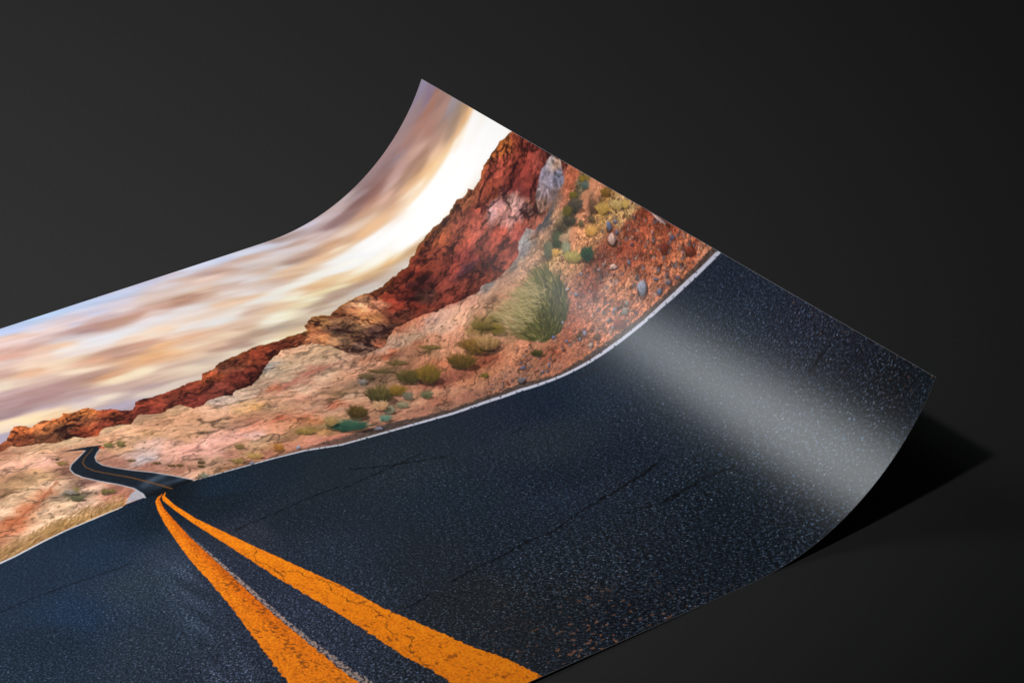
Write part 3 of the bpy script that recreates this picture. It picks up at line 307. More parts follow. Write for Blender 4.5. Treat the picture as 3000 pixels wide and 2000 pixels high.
class Canvas:
    def __init__(s, u0, u1, nu, nv):
        s.u = np.linspace(u0, u1, nu); s.v = np.linspace(0, 1, nv); s.nu = nu; s.nv = nv
        s.u0 = u0; s.du = s.u[1] - s.u[0]; s.dv = s.v[1]
        s.U, s.V = np.meshgrid(s.u.astype(np.float32), s.v.astype(np.float32))
        s.img = np.zeros((nv, nu, 3), np.float32); s.reg = np.zeros((nv, nu), np.int16)

    def coarse(s, S, ang, su, sv, p, k=4, warp=0., wf=30., wseed=3, wang=0., wst=1.):
        """scatter() on every k-th lattice point, then looked up bilinearly at noise-warped places"""
        uc = np.linspace(s.u[0] - .02, s.u[-1] + .02, max(s.nu // k, 8)); vc = np.linspace(-.02, 1.02, s.nv // k)
        uu, vv = np.meshgrid(uc, vc)
        F = scatter(S, uu.ravel(), vv.ravel(), ang, su, sv, p).reshape(len(vc), len(uc), 3)

        def look(u, v):
            if warp:
                c, q = math.cos(wang), math.sin(wang)
                a = (u * c + v * q) / wst; b = -u * q + v * c
                n1 = fbm(a * wf, b * wf, 3, wseed); n2 = fbm(a * wf, b * wf, 3, wseed + 50)
                u = u + warp * (n1 * wst * c - n2 * q); v = v + warp * (n1 * wst * q + n2 * c)
            x = np.clip((u - uc[0]) / (uc[1] - uc[0]), 0, len(uc) - 1.001); y = np.clip((v - vc[0]) / (vc[1] - vc[0]), 0, len(vc) - 1.001)
            xi = x.astype(int); yi = y.astype(int); fx = (x - xi)[:, None]; fy = (y - yi)[:, None]
            return (F[yi, xi] * (1 - fx) * (1 - fy) + F[yi, xi + 1] * fx * (1 - fy) + F[yi + 1, xi] * (1 - fx) * fy + F[yi + 1, xi + 1] * fx * fy)
        return look

    def box(s, u0, u1, v0, v1):
        i0 = max(int((u0 - s.u0) / s.du), 0); i1 = min(int((u1 - s.u0) / s.du) + 2, s.nu)
        j0 = max(int(v0 / s.dv), 0); j1 = min(int(v1 / s.dv) + 2, s.nv)
        if i1 <= i0 or j1 <= j0: return None
        return slice(j0, j1), slice(i0, i1)

    def stroke(s, P, w0, w1, col, op, reg=None, soft=.0012, jag=0., jf=200.):
        """a polyline of half-width w0 -> w1"""
        P = np.asarray(P, np.float32); n = len(P) - 1
        m = max(w0, w1) + soft + jag
        B = s.box(P[:, 0].min() - m, P[:, 0].max() + m, P[:, 1].min() - m, P[:, 1].max() + m)
        if B is None: return
        u = s.U[B]; v = s.V[B]
        if jag:
            v = v + jag * perlin(u * jf, v * jf, 4); u = u + jag * perlin(u * jf, v * jf, 9)
        best = np.full(u.shape, 9., np.float32)
        for k in range(n):
            a = P[k]; d = P[k + 1] - a; L = float(d @ d) + 1e-12
            t = np.clip(((u - a[0]) * d[0] + (v - a[1]) * d[1]) / L, 0, 1)
            e = np.hypot(u - a[0] - t * d[0], v - a[1] - t * d[1]) - (w0 + (w1 - w0) * (k + t) / n)
            np.minimum(best, e, out=best)
        al = (op * np.clip(.5 - best / soft, 0, 1))[..., None]
        s.img[B] = s.img[B] * (1 - al) + np.asarray(col, np.float32) * al
        if reg is not None:
            s.reg[B] = np.where(best < 0, reg, s.reg[B])

    def inside(s, P, jag=0., jf=150., seed=1):
        """bbox, signed distance (negative inside) of an outline"""
        P = np.asarray(P, np.float32); m = .006 + jag
        B = s.box(P[:, 0].min() - m, P[:, 0].max() + m, P[:, 1].min() - m, P[:, 1].max() + m)
        if B is None: return None, None
        u = s.U[B]; v = s.V[B]
        if jag:
            n = fbm(u * jf, v * jf, 2, seed); u = u + jag * n; v = v + jag * fbm(u * jf, v * jf, 2, seed + 5)
        dist = np.full(u.shape, 9., np.float32); ins = np.zeros(u.shape, bool)
        Q = np.roll(P, -1, 0)
        for a, b in zip(P, Q):
            d = b - a; L = float(d @ d) + 1e-12
            t = np.clip(((u - a[0]) * d[0] + (v - a[1]) * d[1]) / L, 0, 1)
            np.minimum(dist, np.hypot(u - a[0] - t * d[0], v - a[1] - t * d[1]), out=dist)
            if a[1] != b[1]:
                c = ((a[1] > v) != (b[1] > v)) & (u < (b[0] - a[0]) * (v - a[1]) / (b[1] - a[1]) + a[0])
                ins ^= c
        return B, np.where(ins, -dist, dist)

    def ellipse(s, c, a, b, col, shade=.45, op=1., rim=.25, seed=0):
        """a stone: an ellipse spanned by the half axes a and b, with a wobbly rim, lit from one side"""
        eu = abs(a[0]) + abs(b[0]); ev = abs(a[1]) + abs(b[1])
        B = s.box(c[0] - 1.3 * eu, c[0] + 1.3 * eu, c[1] - 1.5 * ev, c[1] + 1.3 * ev)
        if B is None: return
        det = a[0] * b[1] - a[1] * b[0]
        if abs(det) < 1e-12: return
        du = s.U[B] - c[0]; dv = s.V[B] - c[1]
        p = (du * b[1] - dv * b[0]) / det; q = (dv * a[0] - du * a[1]) / det
        ph = seed * 1.7
        an = np.arctan2(q, p); rr = np.hypot(p, q) / (1 + .12 * np.sin(2 * an + ph) + .09 * np.sin(3 * an + 2.1 * ph))
        sh = np.clip((1.15 - np.hypot(p - .18, q + .3)) * 5, 0, 1)[..., None] * .55 * op      # the printed shadow below it
        s.img[B] *= 1 - sh * np.array([.75, .8, .8], np.float32)
        al = (op * np.clip((1 - rr) / rim, 0, 1))[..., None]
        l = (1 + shade * (.75 * q - .35 * p - .15))[..., None]
        tex = 1 + .2 * perlin(s.U[B] * 420, s.V[B] * 420, seed % 40)[..., None]
        s.img[B] = s.img[B] * (1 - al) + np.clip(np.asarray(col, np.float32) * l * tex, 0, 255) * al


SKY_ID, RIDGE_ID, DESERT_ID, FAR_ID, ROAD_ID, LEFT_LINE_ID, RIGHT_LINE_ID, EDGE_ID, CREST_EDGE_ID, BOULDER_ID, SHRUB_ID = range(11)        # each shrub: SHRUB_ID + its number


def curve(name, axis=0):
    P = np.array(CURVES[name]); o = np.argsort(P[:, axis], kind='stable'); P = P[o]
    return P[:, axis], P[:, 1 - axis]


def paint(cv):
    """the printed photograph, in sRGB 0..255, on the print's own coordinates (u along the sheet, v across it)"""
    U, V, img, reg = cv.U, cv.V, cv.img, cv.reg
    u1 = cv.u
    wob = lambda a, f, s: a * fbm(U * f, V * f, 3, s)
    sk = np.interp(u1, *curve('skyline'))[None, :] + wob(.0035, 90, 11)
    bs = np.interp(u1, *curve('base'))[None, :] + wob(.004, 80, 12)
    wt = np.interp(u1, *curve('wl_top'))[None, :]
    wb = np.interp(u1, *curve('wl_bot'))[None, :]
    shd = np.interp(u1, *curve('shoulder'))[None, :] + wob(.004, 160, 13)
    cr = np.interp(u1, *curve('crest'))[None, :]
    right = u1[None, :] > .7876
    top = np.where(right, wt, cr)                                       # upper edge of the near road
    wl_r = wt + .0 * U; wb_r = wb
    # ---- sky
    m = V > sk
    u = U[m]; v = V[m]
    look = cv.coarse(SKY, -.15, 3.2, 1., 2.2, warp=.006, wf=30, wang=-.15, wst=4.)
    c = look(u, v)
    a, b = math.cos(-.16), math.sin(-.16)
    st = 1.1 * fbm((u * a + v * b) * 9, (-u * b + v * a) * 85, 4, 21) + .5 * fbm((u * a + v * b) * 22, (-u * b + v * a) * 130, 3, 26)
    a, b = math.cos(-.55), math.sin(-.55)
    k = smooth(1.18, 1.36, u)
    st = st * (1 - k) + .9 * k * fbm((u * a + v * b) * 8, (-u * b + v * a) * 40, 3, 24)
    lum = c.mean(1)
    c = c * .86 + lum[:, None] * .14
    ex = smooth(.62, .42, u) * fbm(u * 7 + v * 2, v * 34 + u * 5, 4, 28)
    c = c + ex[:, None] * np.array([75, 85, 85], np.float32)
    amt = np.clip((252 - lum) / 90, 0, 1)
    c = 236 + (c - 236) * (1 + .02 * (c < 236))
    c = c * (1 + (.135 * st * amt)[:, None] * np.array([.8, 1., 1.15], np.float32))
    c = c * (1 + amt[:, None] * np.array([0, -.004, .035], np.float32))
    img[m] = c; reg[m] = SKY_ID
    # ---- red ridge
    m = (V <= sk) & (V > bs)
    u = U[m]; v = V[m]
    look = cv.coarse(RIDGE, 0, 1., 1., 2.6, warp=.012, wf=45, wseed=31)
    c = look(u, v)
    wx = u + .010 * fbm(u * 24, v * 24, 3, 33); wy = v + .010 * fbm(u * 24, v * 24, 3, 36)
    w1 = .35 * fbm(u * 60, v * 60, 3, 43); w2 = .35 * fbm(u * 60, v * 60, 3, 47)
    lit = fbm(wx * 20, wy * 30, 3, 41)

    def rock(ang, k, fine):
        ca, sa = math.cos(ang), math.sin(ang)
        p = wx * ca + wy * sa; q = -wx * sa + wy * ca
        _, g1, c1 = cells(p * 12 + w1, q * 26 + w2, k + 1)
        _, g2, c2 = cells(p * 38 + 1.6 * w1, q * 70 + 1.6 * w2, k + 2)
        _, g3, c3 = cells(p * 95 + 2 * w2, q * 165 + 2 * w1, k + 3)
        r2 = fbm(p * 170, q * 330, 3, 39 + k)
        f = 1.06 + .56 * (c1 - .5) + .36 * (c2 - .5) + .20 * (c3 - .5) + .34 * r2
        return f - .30 * smooth(.22, .02, g1) - .22 * smooth(.28, .03, g2) * (c1 > .3) - .12 * smooth(.3, .05, g3)
    kc = smooth(-.004, .004, np.minimum(u - 1.085, 1.195 - u - .3 * (v - .74)) + .02 * lit)
    f = rock(.22, 0, 1) * (1 - kc) + rock(-1.05, 10, 1) * kc + .45 * lit
    c = (c * .84 + c.mean(1)[:, None] * .16) * np.array([1.16, 1.14, 1.02], np.float32)
    c = c * np.clip(f, .3, 1.6)[:, None]
    dk = np.clip((.8 - f) * 1.5, 0, .6)[:, None]
    c = c * (1 - dk) + np.array([46, 20, 24], np.float32) * dk
    rim = np.clip(1 - (sk[m] - v) / .006, 0, 1) * smooth(.86, 1.0, u)
    c = c * (1 - .55 * rim[:, None]) + np.array([150, 92, 25], np.float32) * .55 * rim[:, None]
    img[m] = c; reg[m] = RIDGE_ID
    # ---- desert: pale rock, sand and gravel down to the road
    m = (V <= bs) & (V > top - .004)
    u = U[m]; v = V[m]
    look = cv.coarse(DESERT, -.1, 1.5, 1., 1.9, warp=.010, wf=50, wseed=51)
    c = look(u, v)
    tilt = -.16 + .14 * smooth(1.05, 1.3, u)
    wx = u + .012 * fbm(u * 30, v * 30, 3, 53); wy = v + .012 * fbm(u * 30, v * 30, 3, 56)
    ca = np.cos(tilt); sa = np.sin(tilt)
    s1 = ridged((wx * ca + wy * sa) * 22, (-wx * sa + wy * ca) * 110, 4, 55)
    s2 = fbm((wx * ca + wy * sa) * 90, (-wx * sa + wy * ca) * 260, 3, 57)
    s3 = fbm(u * 330, v * 330, 2, 59)
    grav = smooth(1.24, 1.36, u + .25 * (.5 - v)) * (1 - smooth(.0, .1, v - .62))
    p = wx * ca + wy * sa; q = -wx * sa + wy * ca
    w1 = .5 * fbm(u * 40, v * 55, 3, 65); w2 = .5 * fbm(u * 40, v * 55, 3, 66)
    _, g1, c1 = cells(p * 6.5 + w1, q * 40 + w2, 4)
    _, g2, c2 = cells(p * 24 + 1.3 * w1, q * 100 + 1.3 * w2, 5)
    _, g3, c3 = cells(u * 165 + w1, v * 190 + w2, 6)
    ledge = smooth(.16, .02, g1) * smooth(-.25, .2, fbm(u * 25, v * 40, 2, 67)) + .6 * smooth(.2, .02, g2) * smooth(0, .3, fbm(u * 30, v * 45, 2, 68))
    f = 1 + (1 - grav) * (.16 * (s1 - .35) + .18 * s2 + .22 * (c1 - .5) + .15 * (c2 - .5) + .05 * (c3 - .5) - .33 * np.clip(ledge, 0, 1.2)) + .08 * s3 + grav * (.12 * s2 + .22 * s3 + .42 * (c3 - .5) - .26 * smooth(.2, .02, g3))
    c = (c * .9 + c.mean(1)[:, None] * .1) * np.array([1.02, 1.0, .97], np.float32)
    pink = (c1 - .5)[:, None] * (1 - grav)[:, None] * np.array([.0, -.05, -.03], np.float32)
    c = c * (1 + pink)
    c = c * np.clip(f * 1.03, .4, 1.3)[:, None]
    crk = smooth(.80, .93, s1) * (1 - grav)
    crk = crk * smooth(-.1, .25, fbm(u * 14, v * 20, 2, 61))
    c = c * (1 - .42 * crk[:, None] * np.array([.8, 1., 1.05], np.float32))
    spk = smooth(.33, .5, fbm(u * 120, v * 170, 3, 63) + .15 * fbm(u * 9, v * 14, 2, 64)) * (1 - grav) * smooth(0, .02, bs[m] - v)
    c = c * (1 - spk[:, None] * .55) + np.array([82, 66, 42], np.float32) * (.55 * spk[:, None])
    img[m] = c; reg[m] = DESERT_ID
    # tops of the boulders against the ridge
    edge = np.clip(1 - np.abs(V - bs - .002) / .0035, 0, 1) * (V < sk) * (U < 1.3)
    img *= (1 - .15 * edge[..., None])
    # gravel stones, by the hundred, on the slope beside the road
    rg = np.random.default_rng(5)
    if cv.u[-1] > 1:
        for k in range(2300):
            su = 1.16 + .34 * rg.random() ** .8
            hi = np.interp(su, [1.16, 1.3, 1.4, 1.5], [.50, .575, .62, .60]); lo = np.interp(su, *curve('shoulder'))
            sv = lo + (hi - lo) * rg.random() ** 1.15
            if sv < lo + .004: continue
            sz = (.0006 + .0020 * rg.random() ** 5) * (.7 + .9 * (su - 1.16) / .34) * (1.25 - .6 * (sv - lo) / max(hi - lo, .01))
            t = rg.random()
            col = ([124, 122, 136] if t < .32 else [190, 140, 118] if t < .62 else [122, 62, 46] if t < .85 else [206, 172, 158])
            col = np.array(col) * (.8 + .35 * rg.random())
            an = rg.random() * 1.2 - .3
            cv.ellipse((su, sv), (sz * 1.25 * math.cos(an), sz * 1.25 * math.sin(an)), (-sz * math.sin(an), sz * math.cos(an)), col, .35, .6, .55, k)
    # ---- dark seams in the pale rock
    for P, w, col, op in SEAMS:
        cv.stroke(P, w, w * .7, col, op * .8, soft=.0035, jag=.003, jf=120)
    # ---- the long dome's outline against the slope
    # ---- boulders
    B, d = cv.inside(OUTLINES['boulder'], .003, 60, 71)
    if B is not None:
        al = np.clip(.5 - d / .0015, 0, 1)[..., None]
        uu = U[B].ravel(); vv = V[B].ravel()
        c = scatter(BOULDER, uu, vv, 0, 1, 1, 2.2)
        w1 = uu + .01 * fbm(uu * 40, vv * 40, 2, 73)
        r = ridged((w1 * .5 + vv * .86) * 60, (-w1 * .86 + vv * .5) * 110, 4, 74)
        c = (c * np.clip(1 + .55 * (r - .4) + .25 * fbm(uu * 220, vv * 220, 2, 75), .4, 1.4)[:, None]).reshape(B_shape(B, cv) + (3,))
        img[B] = img[B] * (1 - al) + c * al
        reg[B] = np.where(d < 0, BOULDER_ID, reg[B])
    # ---- near road
    m = V <= top
    u = U[m]; v = V[m]
    look = cv.coarse(ROAD, 0, 1.2, 1., 1.7, k=6, warp=.01, wf=20, wseed=81)
    c = look(u, v) * np.array([.90, .92, .86], np.float32)
    near = np.clip((.5 - v) / .5, 0, 1)
    near = np.clip(near + .12 * smooth(1.2, 1.4, u) * smooth(.42, .3, v), 0, 1) * (1 - .3 * smooth(1.4, 1.5, u))
    wr = smooth(.82, 1.0, u)
    ca, sa = math.cos(.5), math.sin(.5)
    e1 = u * ca - v * sa; e2 = u * sa + v * ca
    mixn = lambda a, b, k: (1 - wr) * perlin(u * a, v * b, k) + wr * perlin(e1 * a * .8, e2 * b, k + 1)
    fine = mixn(400, 620, 83); mid = mixn(240, 400, 85); big = mixn(120, 200, 87); xf = mixn(560, 760, 89)
    g = .8 * fine * (1 - .2 * near) + .7 * xf + mid * (.3 + .5 * near) + big * .2 * near
    amp = .26 + .62 * near
    curl = 1 + .3 * smooth(1.22, 1.34, u) * smooth(.43, .34, v)
    patch = curl * (.75 + .5 * smooth(-.3, .4, fbm(u * 6, v * 9, 3, 91)))
    c = c * np.clip(1 + amp * .8 * g, .3, 2.)[:, None]
    sp = np.clip(g - .05, 0, 1.1) ** 1.3 * (.35 + .75 * near) * patch
    tint = perlin(u * 160, v * 240, 93)[:, None]
    spc = np.array([88, 93, 102], np.float32) + tint * np.array([36, 6, -26], np.float32)
    c = c + sp[:, None] * spc * .72
    vb = smooth(.93, 1.0, perlin(u * 330, v * 430, 95) * .5 + perlin(u * 410, v * 520, 96) * .5 + .55) * (.3 + .7 * near)
    c = c + vb[:, None] * np.array([52, 60, 70], np.float32)
    org = smooth(.40, .52, perlin(u * 150, v * 210, 97) * .8 + .3 * perlin(u * 40, v * 60, 98)) * np.exp(-((u - .98) / .13) ** 2 - (v / .10) ** 2)
    c = c * (1 - org[:, None] * .7) + np.array([190, 120, 85], np.float32) * org[:, None] * .7
    org = smooth(.50, .62, perlin(u * 150, v * 210, 99) * .8 + .3 * perlin(u * 40, v * 60, 98)) * smooth(1.43, 1.5, u) * smooth(.34, .2, v) * .6
    c = c * (1 - org[:, None]) + np.array([120, 88, 74], np.float32) * org[:, None]
    wear = np.exp(-((u - np.interp(v, [0, .1, .3, .45], [.555, .58, .64, .685])) / .016) ** 2) + .6 * np.exp(-((u - np.interp(v, [0, .1, .3, .45], [.60, .62, .662, .70])) / .012) ** 2)
    wear = wear * smooth(.5, .35, v) * np.clip(.55 + .9 * perlin(u * 60, v * 16, 107), 0, 1)
    c = c + (wear * np.clip(.7 + .8 * g, 0, 2))[:, None] * np.array([24, 26, 30], np.float32)
    img[m] = c; reg[m] = ROAD_ID
    # dark sandy shoulder between gravel and white line
    s = np.clip((shd - V) / .003, 0, 1) * (V > wt - .001) * right
    cc = np.array([66, 58, 56], np.float32) * (1 + .35 * perlin(U * 330, V * 330, 101) + .3 * perlin(U * 150, V * 200, 102))[..., None]
    s = (s * (.85 * smooth(.8, 1.05, U)))[..., None]
    img[:] = img * (1 - s) + cc * s
    # oil streak by the line, cracks in the asphalt
    for P, w, op in CRACKS:
        cv.stroke(P, w * .9, w * .9, (6, 8, 12), min(op * 1.5, .97), soft=.0018, jag=.0022, jf=160)
    cv.stroke([(1.275, .443), (1.30, .432), (1.325, .417), (1.345, .408), (1.361, .404)], .0014, .0008, (34, 32, 33), .55, soft=.007)
    # ---- white edge lines
    al = np.clip((wt - V) / .0009 + .5, 0, 1) * np.clip((V - wb) / .0009 + .5, 0, 1) * right * smooth(.788, .80, U)
    wear = 1 - .8 * smooth(.45, .6, perlin(U * 240, V * 240, 104))
    lc = np.where((U > 1.05)[..., None], np.array([205, 205, 222], np.float32), np.array([196, 196, 206], np.float32))
    al_ = (al * np.clip(wear, .3, 1))[..., None]
    img[:] = img * (1 - al_) + lc * al_
    reg[(al > .5)] = EDGE_ID
    for k, (w, name) in enumerate([(.0013, 'lwl')]):
        cv.stroke(CURVES[name], w * .55, w * 1.1, (214, 214, 222), .95, CREST_EDGE_ID, soft=.001)
    # grass and straw along the left verge
    for k in range(700):
        bu = .36 + .34 * rg.random() ** .7
        bv = np.interp(bu, *curve('crest')) + .003 + .02 * rg.random() ** 2
        L = (.008 + .012 * rg.random()) * np.interp(bu, [.5, .70], [1.3, .7])
        an = 1.2 - 1.1 * rg.random()
        t = rg.random()
        col = np.array([112, 80, 44]) * (1 - t) + np.array([204, 160, 106]) * t
        cv.stroke([(bu, bv), (bu + L * math.cos(an), bv + .7 * L * math.sin(an))], .0008, .0003, col, .75)
    # ---- the far road winding away
    B, d = cv.inside(OUTLINES['farroad'], .0006, 300, 111)
    if B is not None:
        al = np.clip(.5 - d / .0012, 0, 1)[..., None]
        uu, vv = U[B], V[B]
        gl = np.exp(-((vv - .572 - .25 * (uu - .745)) / .007) ** 2) * smooth(.715, .75, uu) + .8 * np.exp(-((vv - .558 + .1 * (uu - .745)) / .005) ** 2) * smooth(.73, .77, uu)
        gl = gl * (.6 + .6 * perlin(uu * 40, vv * 90, 113))
        c = np.array([25, 33, 43], np.float32) * (1 + .2 * perlin(uu * 200, vv * 260, 112))[..., None] + np.clip(gl, 0, 1)[..., None] * np.array([62, 70, 80], np.float32)
        c = c * (1 - .5 * smooth(.012, .0, vv - .5445)[..., None])
        img[B] = img[B] * (1 - al) + c * al
        reg[B] = np.where(d < 0, FAR_ID, reg[B])
    B, d = cv.inside(OUTLINES['concrete'], .0006, 200, 115)
    if B is not None:
        al = np.clip(.5 - d / .0012, 0, 1)[..., None]
        img[B] = img[B] * (1 - al) + np.array([176, 170, 178], np.float32) * (1 + .06 * perlin(U[B] * 150, V[B] * 150, 116))[..., None] * al
    cv.stroke(OUTLINES['fr_left'], .0006, .0012, (196, 196, 204), .8)
    cv.stroke(OUTLINES['fr_right'], .0006, .0009, (196, 194, 198), .8)
    cv.stroke(OUTLINES['fr_mid'], .0005, .0016, (126, 78, 36), .75)
    for P in ([(.7345, .6735), (.7372, .6722)], [(.7368, .673), (.7385, .669)]):
        cv.stroke(P, .0012, .001, (205, 75, 30), .9)
    # ---- the double yellow line
    vv1 = cv.v
    jl = lambda s, k: (.0014 * perlin(U * 260, V * 260, s) + .0022 * perlin(U * 120, V * 150, s + 1)) * np.clip((.52 - V) / .4, 0, 1) * k

    def band(l, r, ks):
        a = np.interp(vv1, *curve(l, 1))[:, None] + jl(ks, 1); b = np.interp(vv1, *curve(r, 1))[:, None] + jl(ks + 7, .8)
        return np.clip((U - a) / .0010 + .5, 0, 1) * np.clip((b - U) / .0010 + .5, 0, 1) * (V < .5422), a, b
    al, a, b = band('yl_l', 'yl_r', 121)
    wm, _, wbnd = band('yl_r', 'yl_w', 131)
    worn = smooth(-.35, .15, .7 * perlin(U * 300, V * 260, 133) + .5 * perlin(U * 520, V * 460, 134))
    wm = (wm * worn * smooth(.5, .38, V) * .9)[..., None]
    img[:] = img * (1 - wm) + np.array([178, 152, 140], np.float32) * wm
    t = (U - a) / np.maximum(b - a, 1e-4)
    dark = np.exp(-((t - .62) / .28) ** 2)
    y = np.array([244, 128, 20], np.float32) * (1 + .10 * perlin(U * 120, V * 70, 141) + .24 * perlin(U * 420, V * 330, 142))[..., None]
    y = y * (1 - .22 * (smooth(.3, 1, t) * smooth(.1, .35, V))[..., None] * np.array([.6, 1, 1], np.float32))
    # worn through to the asphalt in little slanted flecks
    fl = smooth(.22, .5, perlin(U * 330 + V * 120, V * 190, 143) * .75 + .4 * perlin(U * 70, V * 40, 144) - .12 + .24 * dark) * smooth(.5, .3, V)
    y = y * (1 - .6 * fl[..., None]) + np.array([92, 52, 26], np.float32) * .6 * fl[..., None]
    al_ = al[..., None]
    img[:] = img * (1 - al_) + np.clip(y, 0, 255) * al_
    reg[al > .5] = LEFT_LINE_ID
    al, a, b = band('yr_l', 'yr_r', 151)
    t = (U - a) / np.maximum(b - a, 1e-4)
    y = np.array([248, 132, 18], np.float32) * (1 + .09 * perlin(U * 120, V * 70, 161) + .22 * perlin(U * 420, V * 330, 162))[..., None]
    y = y * (1 + .06 * (t - .5))[..., None]
    fl = smooth(.42, .6, perlin(U * 250 + V * 40, V * 130, 163) * .8 + .35 * perlin(U * 60, V * 50, 164)) * smooth(.45, .2, V)
    y = y * (1 - .6 * fl[..., None]) + np.array([120, 62, 24], np.float32) * .6 * fl[..., None]
    al_ = al[..., None]
    img[:] = img * (1 - al_) + np.clip(y, 0, 255) * al_
    reg[al > .5] = RIGHT_LINE_ID
    for P in LINE_CRACKS:
        cv.stroke(P, .0004, .0004, (52, 32, 18), .8, soft=.0012, jag=.0026, jf=190)
    # ---- shrubs and tufts: fans of blades over a dark heart
    for n, (c, a, b, d0, d1, nb) in enumerate(SHRUBS):
        c = np.array(c); a = np.array(a); b = np.array(b); d0 = np.array(d0); d1 = np.array(d1)
        ang = np.linspace(0, 2 * np.pi, 20, endpoint=False)
        B, d = cv.inside(c - .55 * b + .25 * a + .95 * (np.cos(ang)[:, None] * a + .5 * np.sin(ang)[:, None] * b))
        if B is not None:
            img[B] *= 1 - (np.clip(-d / .005 + .2, 0, .42))[..., None]  # the shrub's printed shadow, darkened into the ground colour at its foot
        P = c + .72 * (np.cos(ang)[:, None] * a + np.sin(ang)[:, None] * b) * (1 + .18 * np.sin(3 * ang + n))[:, None]
        B, d = cv.inside(P, .009, 140, 171 + n % 20)
        if B is None: continue
        al = (np.clip(-d / .006 + .3, 0, .72))[..., None]
        tex = np.clip(.9 + 1.2 * fbm(U[B] * 230, V[B] * 300, 2, 173 + n), .3, 1.9)[..., None]
        img[B] = img[B] * (1 - al) + d0 * tex * al
        reg[B] = np.where(d < .0005, SHRUB_ID + n, reg[B])
        size = math.hypot(*a)
        for k in range(int(nb * 4.5)):
            q = rg.random() * 2 * math.pi; rr = rg.random() ** .6
            p0 = c + .75 * rr * (math.cos(q) * a + math.sin(q) * b)
            dirn = (.45 * math.cos(q) + .25 * rg.standard_normal()) * a + (.75 + .35 * rg.random()) * b * .8
            L = .35 + .5 * rg.random()
            p1 = p0 + dirn * L
            t = np.clip(rg.random() * .7 + .35 * math.sin(q) * rr + .1, 0, 1)
            cv.stroke([p0, p1], .0007, .0002, (d0 * (1 - t) + d1 * t) * (.85 + .35 * rg.random()), .6)
    # ---- the big round bush with its straw
    B, d = cv.inside(OUTLINES['bush'], .008, 70, 191)
    if B is not None:
        al = np.clip(-d / .003 + .5, 0, 1)[..., None]
        uu, vv = U[B], V[B]
        lo = smooth(.565, .50, vv - .12 * (uu - 1.3))[..., None]
        tex = np.clip(1 + 1.2 * fbm(uu * 120, vv * 120, 3, 193), .2, 2.2)[..., None]
        c = (np.array([100, 92, 48], np.float32) * (1 - lo) + np.array([44, 46, 24], np.float32) * lo) * tex
        img[B] = img[B] * (1 - al) + c * al
        reg[B] = np.where(d < 0, SHRUB_ID + len(SHRUBS), reg[B])
        O = np.array(OUTLINES['bush']); ctr = O.mean(0); lo_, hi_ = O.min(0), O.max(0)
        foot = np.array(OUTLINES['bush'][2])
        for k in range(2600):
            p = lo_ + (hi_ - lo_) * np.array([rg.random(), rg.random()])
            i = int((p[0] - cv.u0) / cv.du); j = int(p[1] / cv.dv)
            if not (0 <= i < cv.nu and 0 <= j < cv.nv) or reg[j, i] != SHRUB_ID + len(SHRUBS): continue
            dr = p - foot; dr = dr / (np.hypot(*dr) + 1e-5) + .5 * np.array([-.5, 1.]) + .25 * rg.standard_normal(2)
            dr = dr / np.hypot(*dr); h = (p[1] - lo_[1]) / (hi_[1] - lo_[1])
            L = (.006 + .016 * rg.random()) * (.4 + .9 * h)
            t = np.clip(-.12 + .8 * h - 4 * (p[0] - 1.33) + .3 * rg.standard_normal(), 0, 1)
            col = np.array([46, 48, 23]) * (1 - t) + np.array([178, 156, 100]) * t
            if rg.random() < .3: col = np.array([88, 92, 42]) * (.6 + .5 * rg.random())
            cv.stroke([p, p + dr * L], .0009, .0004, col, .75)
        # long pale straw standing out of its top, leaning left
        for k in range(560):
            p = np.array([1.279 + .07 * rg.random(), .568 + .055 * rg.random()])
            if p[1] < .56 + .5 * (p[0] - 1.29): continue
            an = 1.95 + .36 * rg.standard_normal(); L = .008 + .034 * rg.random() ** 1.6
            q = rg.random(); c_ = np.array([120, 104, 62]) * (1 - q) + np.array([228, 206, 158]) * q
            cv.stroke([p, p + L * np.array([math.cos(an), math.sin(an)])], .0005, .0001, c_, .5)
        for k in range(60):
            p = np.array([1.262 + .03 * rg.random(), .562 + .03 * rg.random()])
            an = 1.9 + .5 * rg.standard_normal(); L = .006 + .014 * rg.random()
            q = rg.random(); c_ = np.array([88, 76, 44]) * (1 - q) + np.array([170, 140, 95]) * q
            cv.stroke([p, p + L * np.array([math.cos(an), math.sin(an)])], .0007, .0002, c_, .6)
        for k in range(60):
            p = np.array([1.322, .494]) + np.array([.004, .004]) * rg.standard_normal(2)
            an = -1.4 + .9 * rg.standard_normal()
            cv.stroke([p, p + .012 * rg.random() * np.array([math.cos(an), math.sin(an)])], .0006, .0004, (70, 52, 34), .6)
    # ---- single stones one can tell apart
    for n, (c, a, b, col) in enumerate(STONES):
        cv.ellipse(c, a, b, col, .34, .92, .32, n)
    np.clip(img, 0, 255, out=img)


def B_shape(B, cv):
    return (B[0].stop - B[0].start, B[1].stop - B[1].start)


# ---------------------------------------------------------------- materials
def material(name):
    m = bpy.data.materials.new(name); m.use_nodes = True
    n = m.node_tree.nodes; return m, n, m.node_tree.links, n['Principled BSDF']


def paper_grain(n, l, bsdf, scale, strength, dist):
    tc = n.new('ShaderNodeTexCoord')
    t = n.new('ShaderNodeTexNoise'); t.inputs['Scale'].default_value = scale; t.inputs['Detail'].default_value = 3
    l.new(tc.outputs['Object'], t.inputs['Vector'])
    b = n.new('ShaderNodeBump'); b.inputs['Strength'].default_value = strength; b.inputs['Distance'].default_value = dist
    l.new(t.outputs['Fac'], b.inputs['Height']); l.new(b.outputs['Normal'], bsdf.inputs['Normal'])
    return t


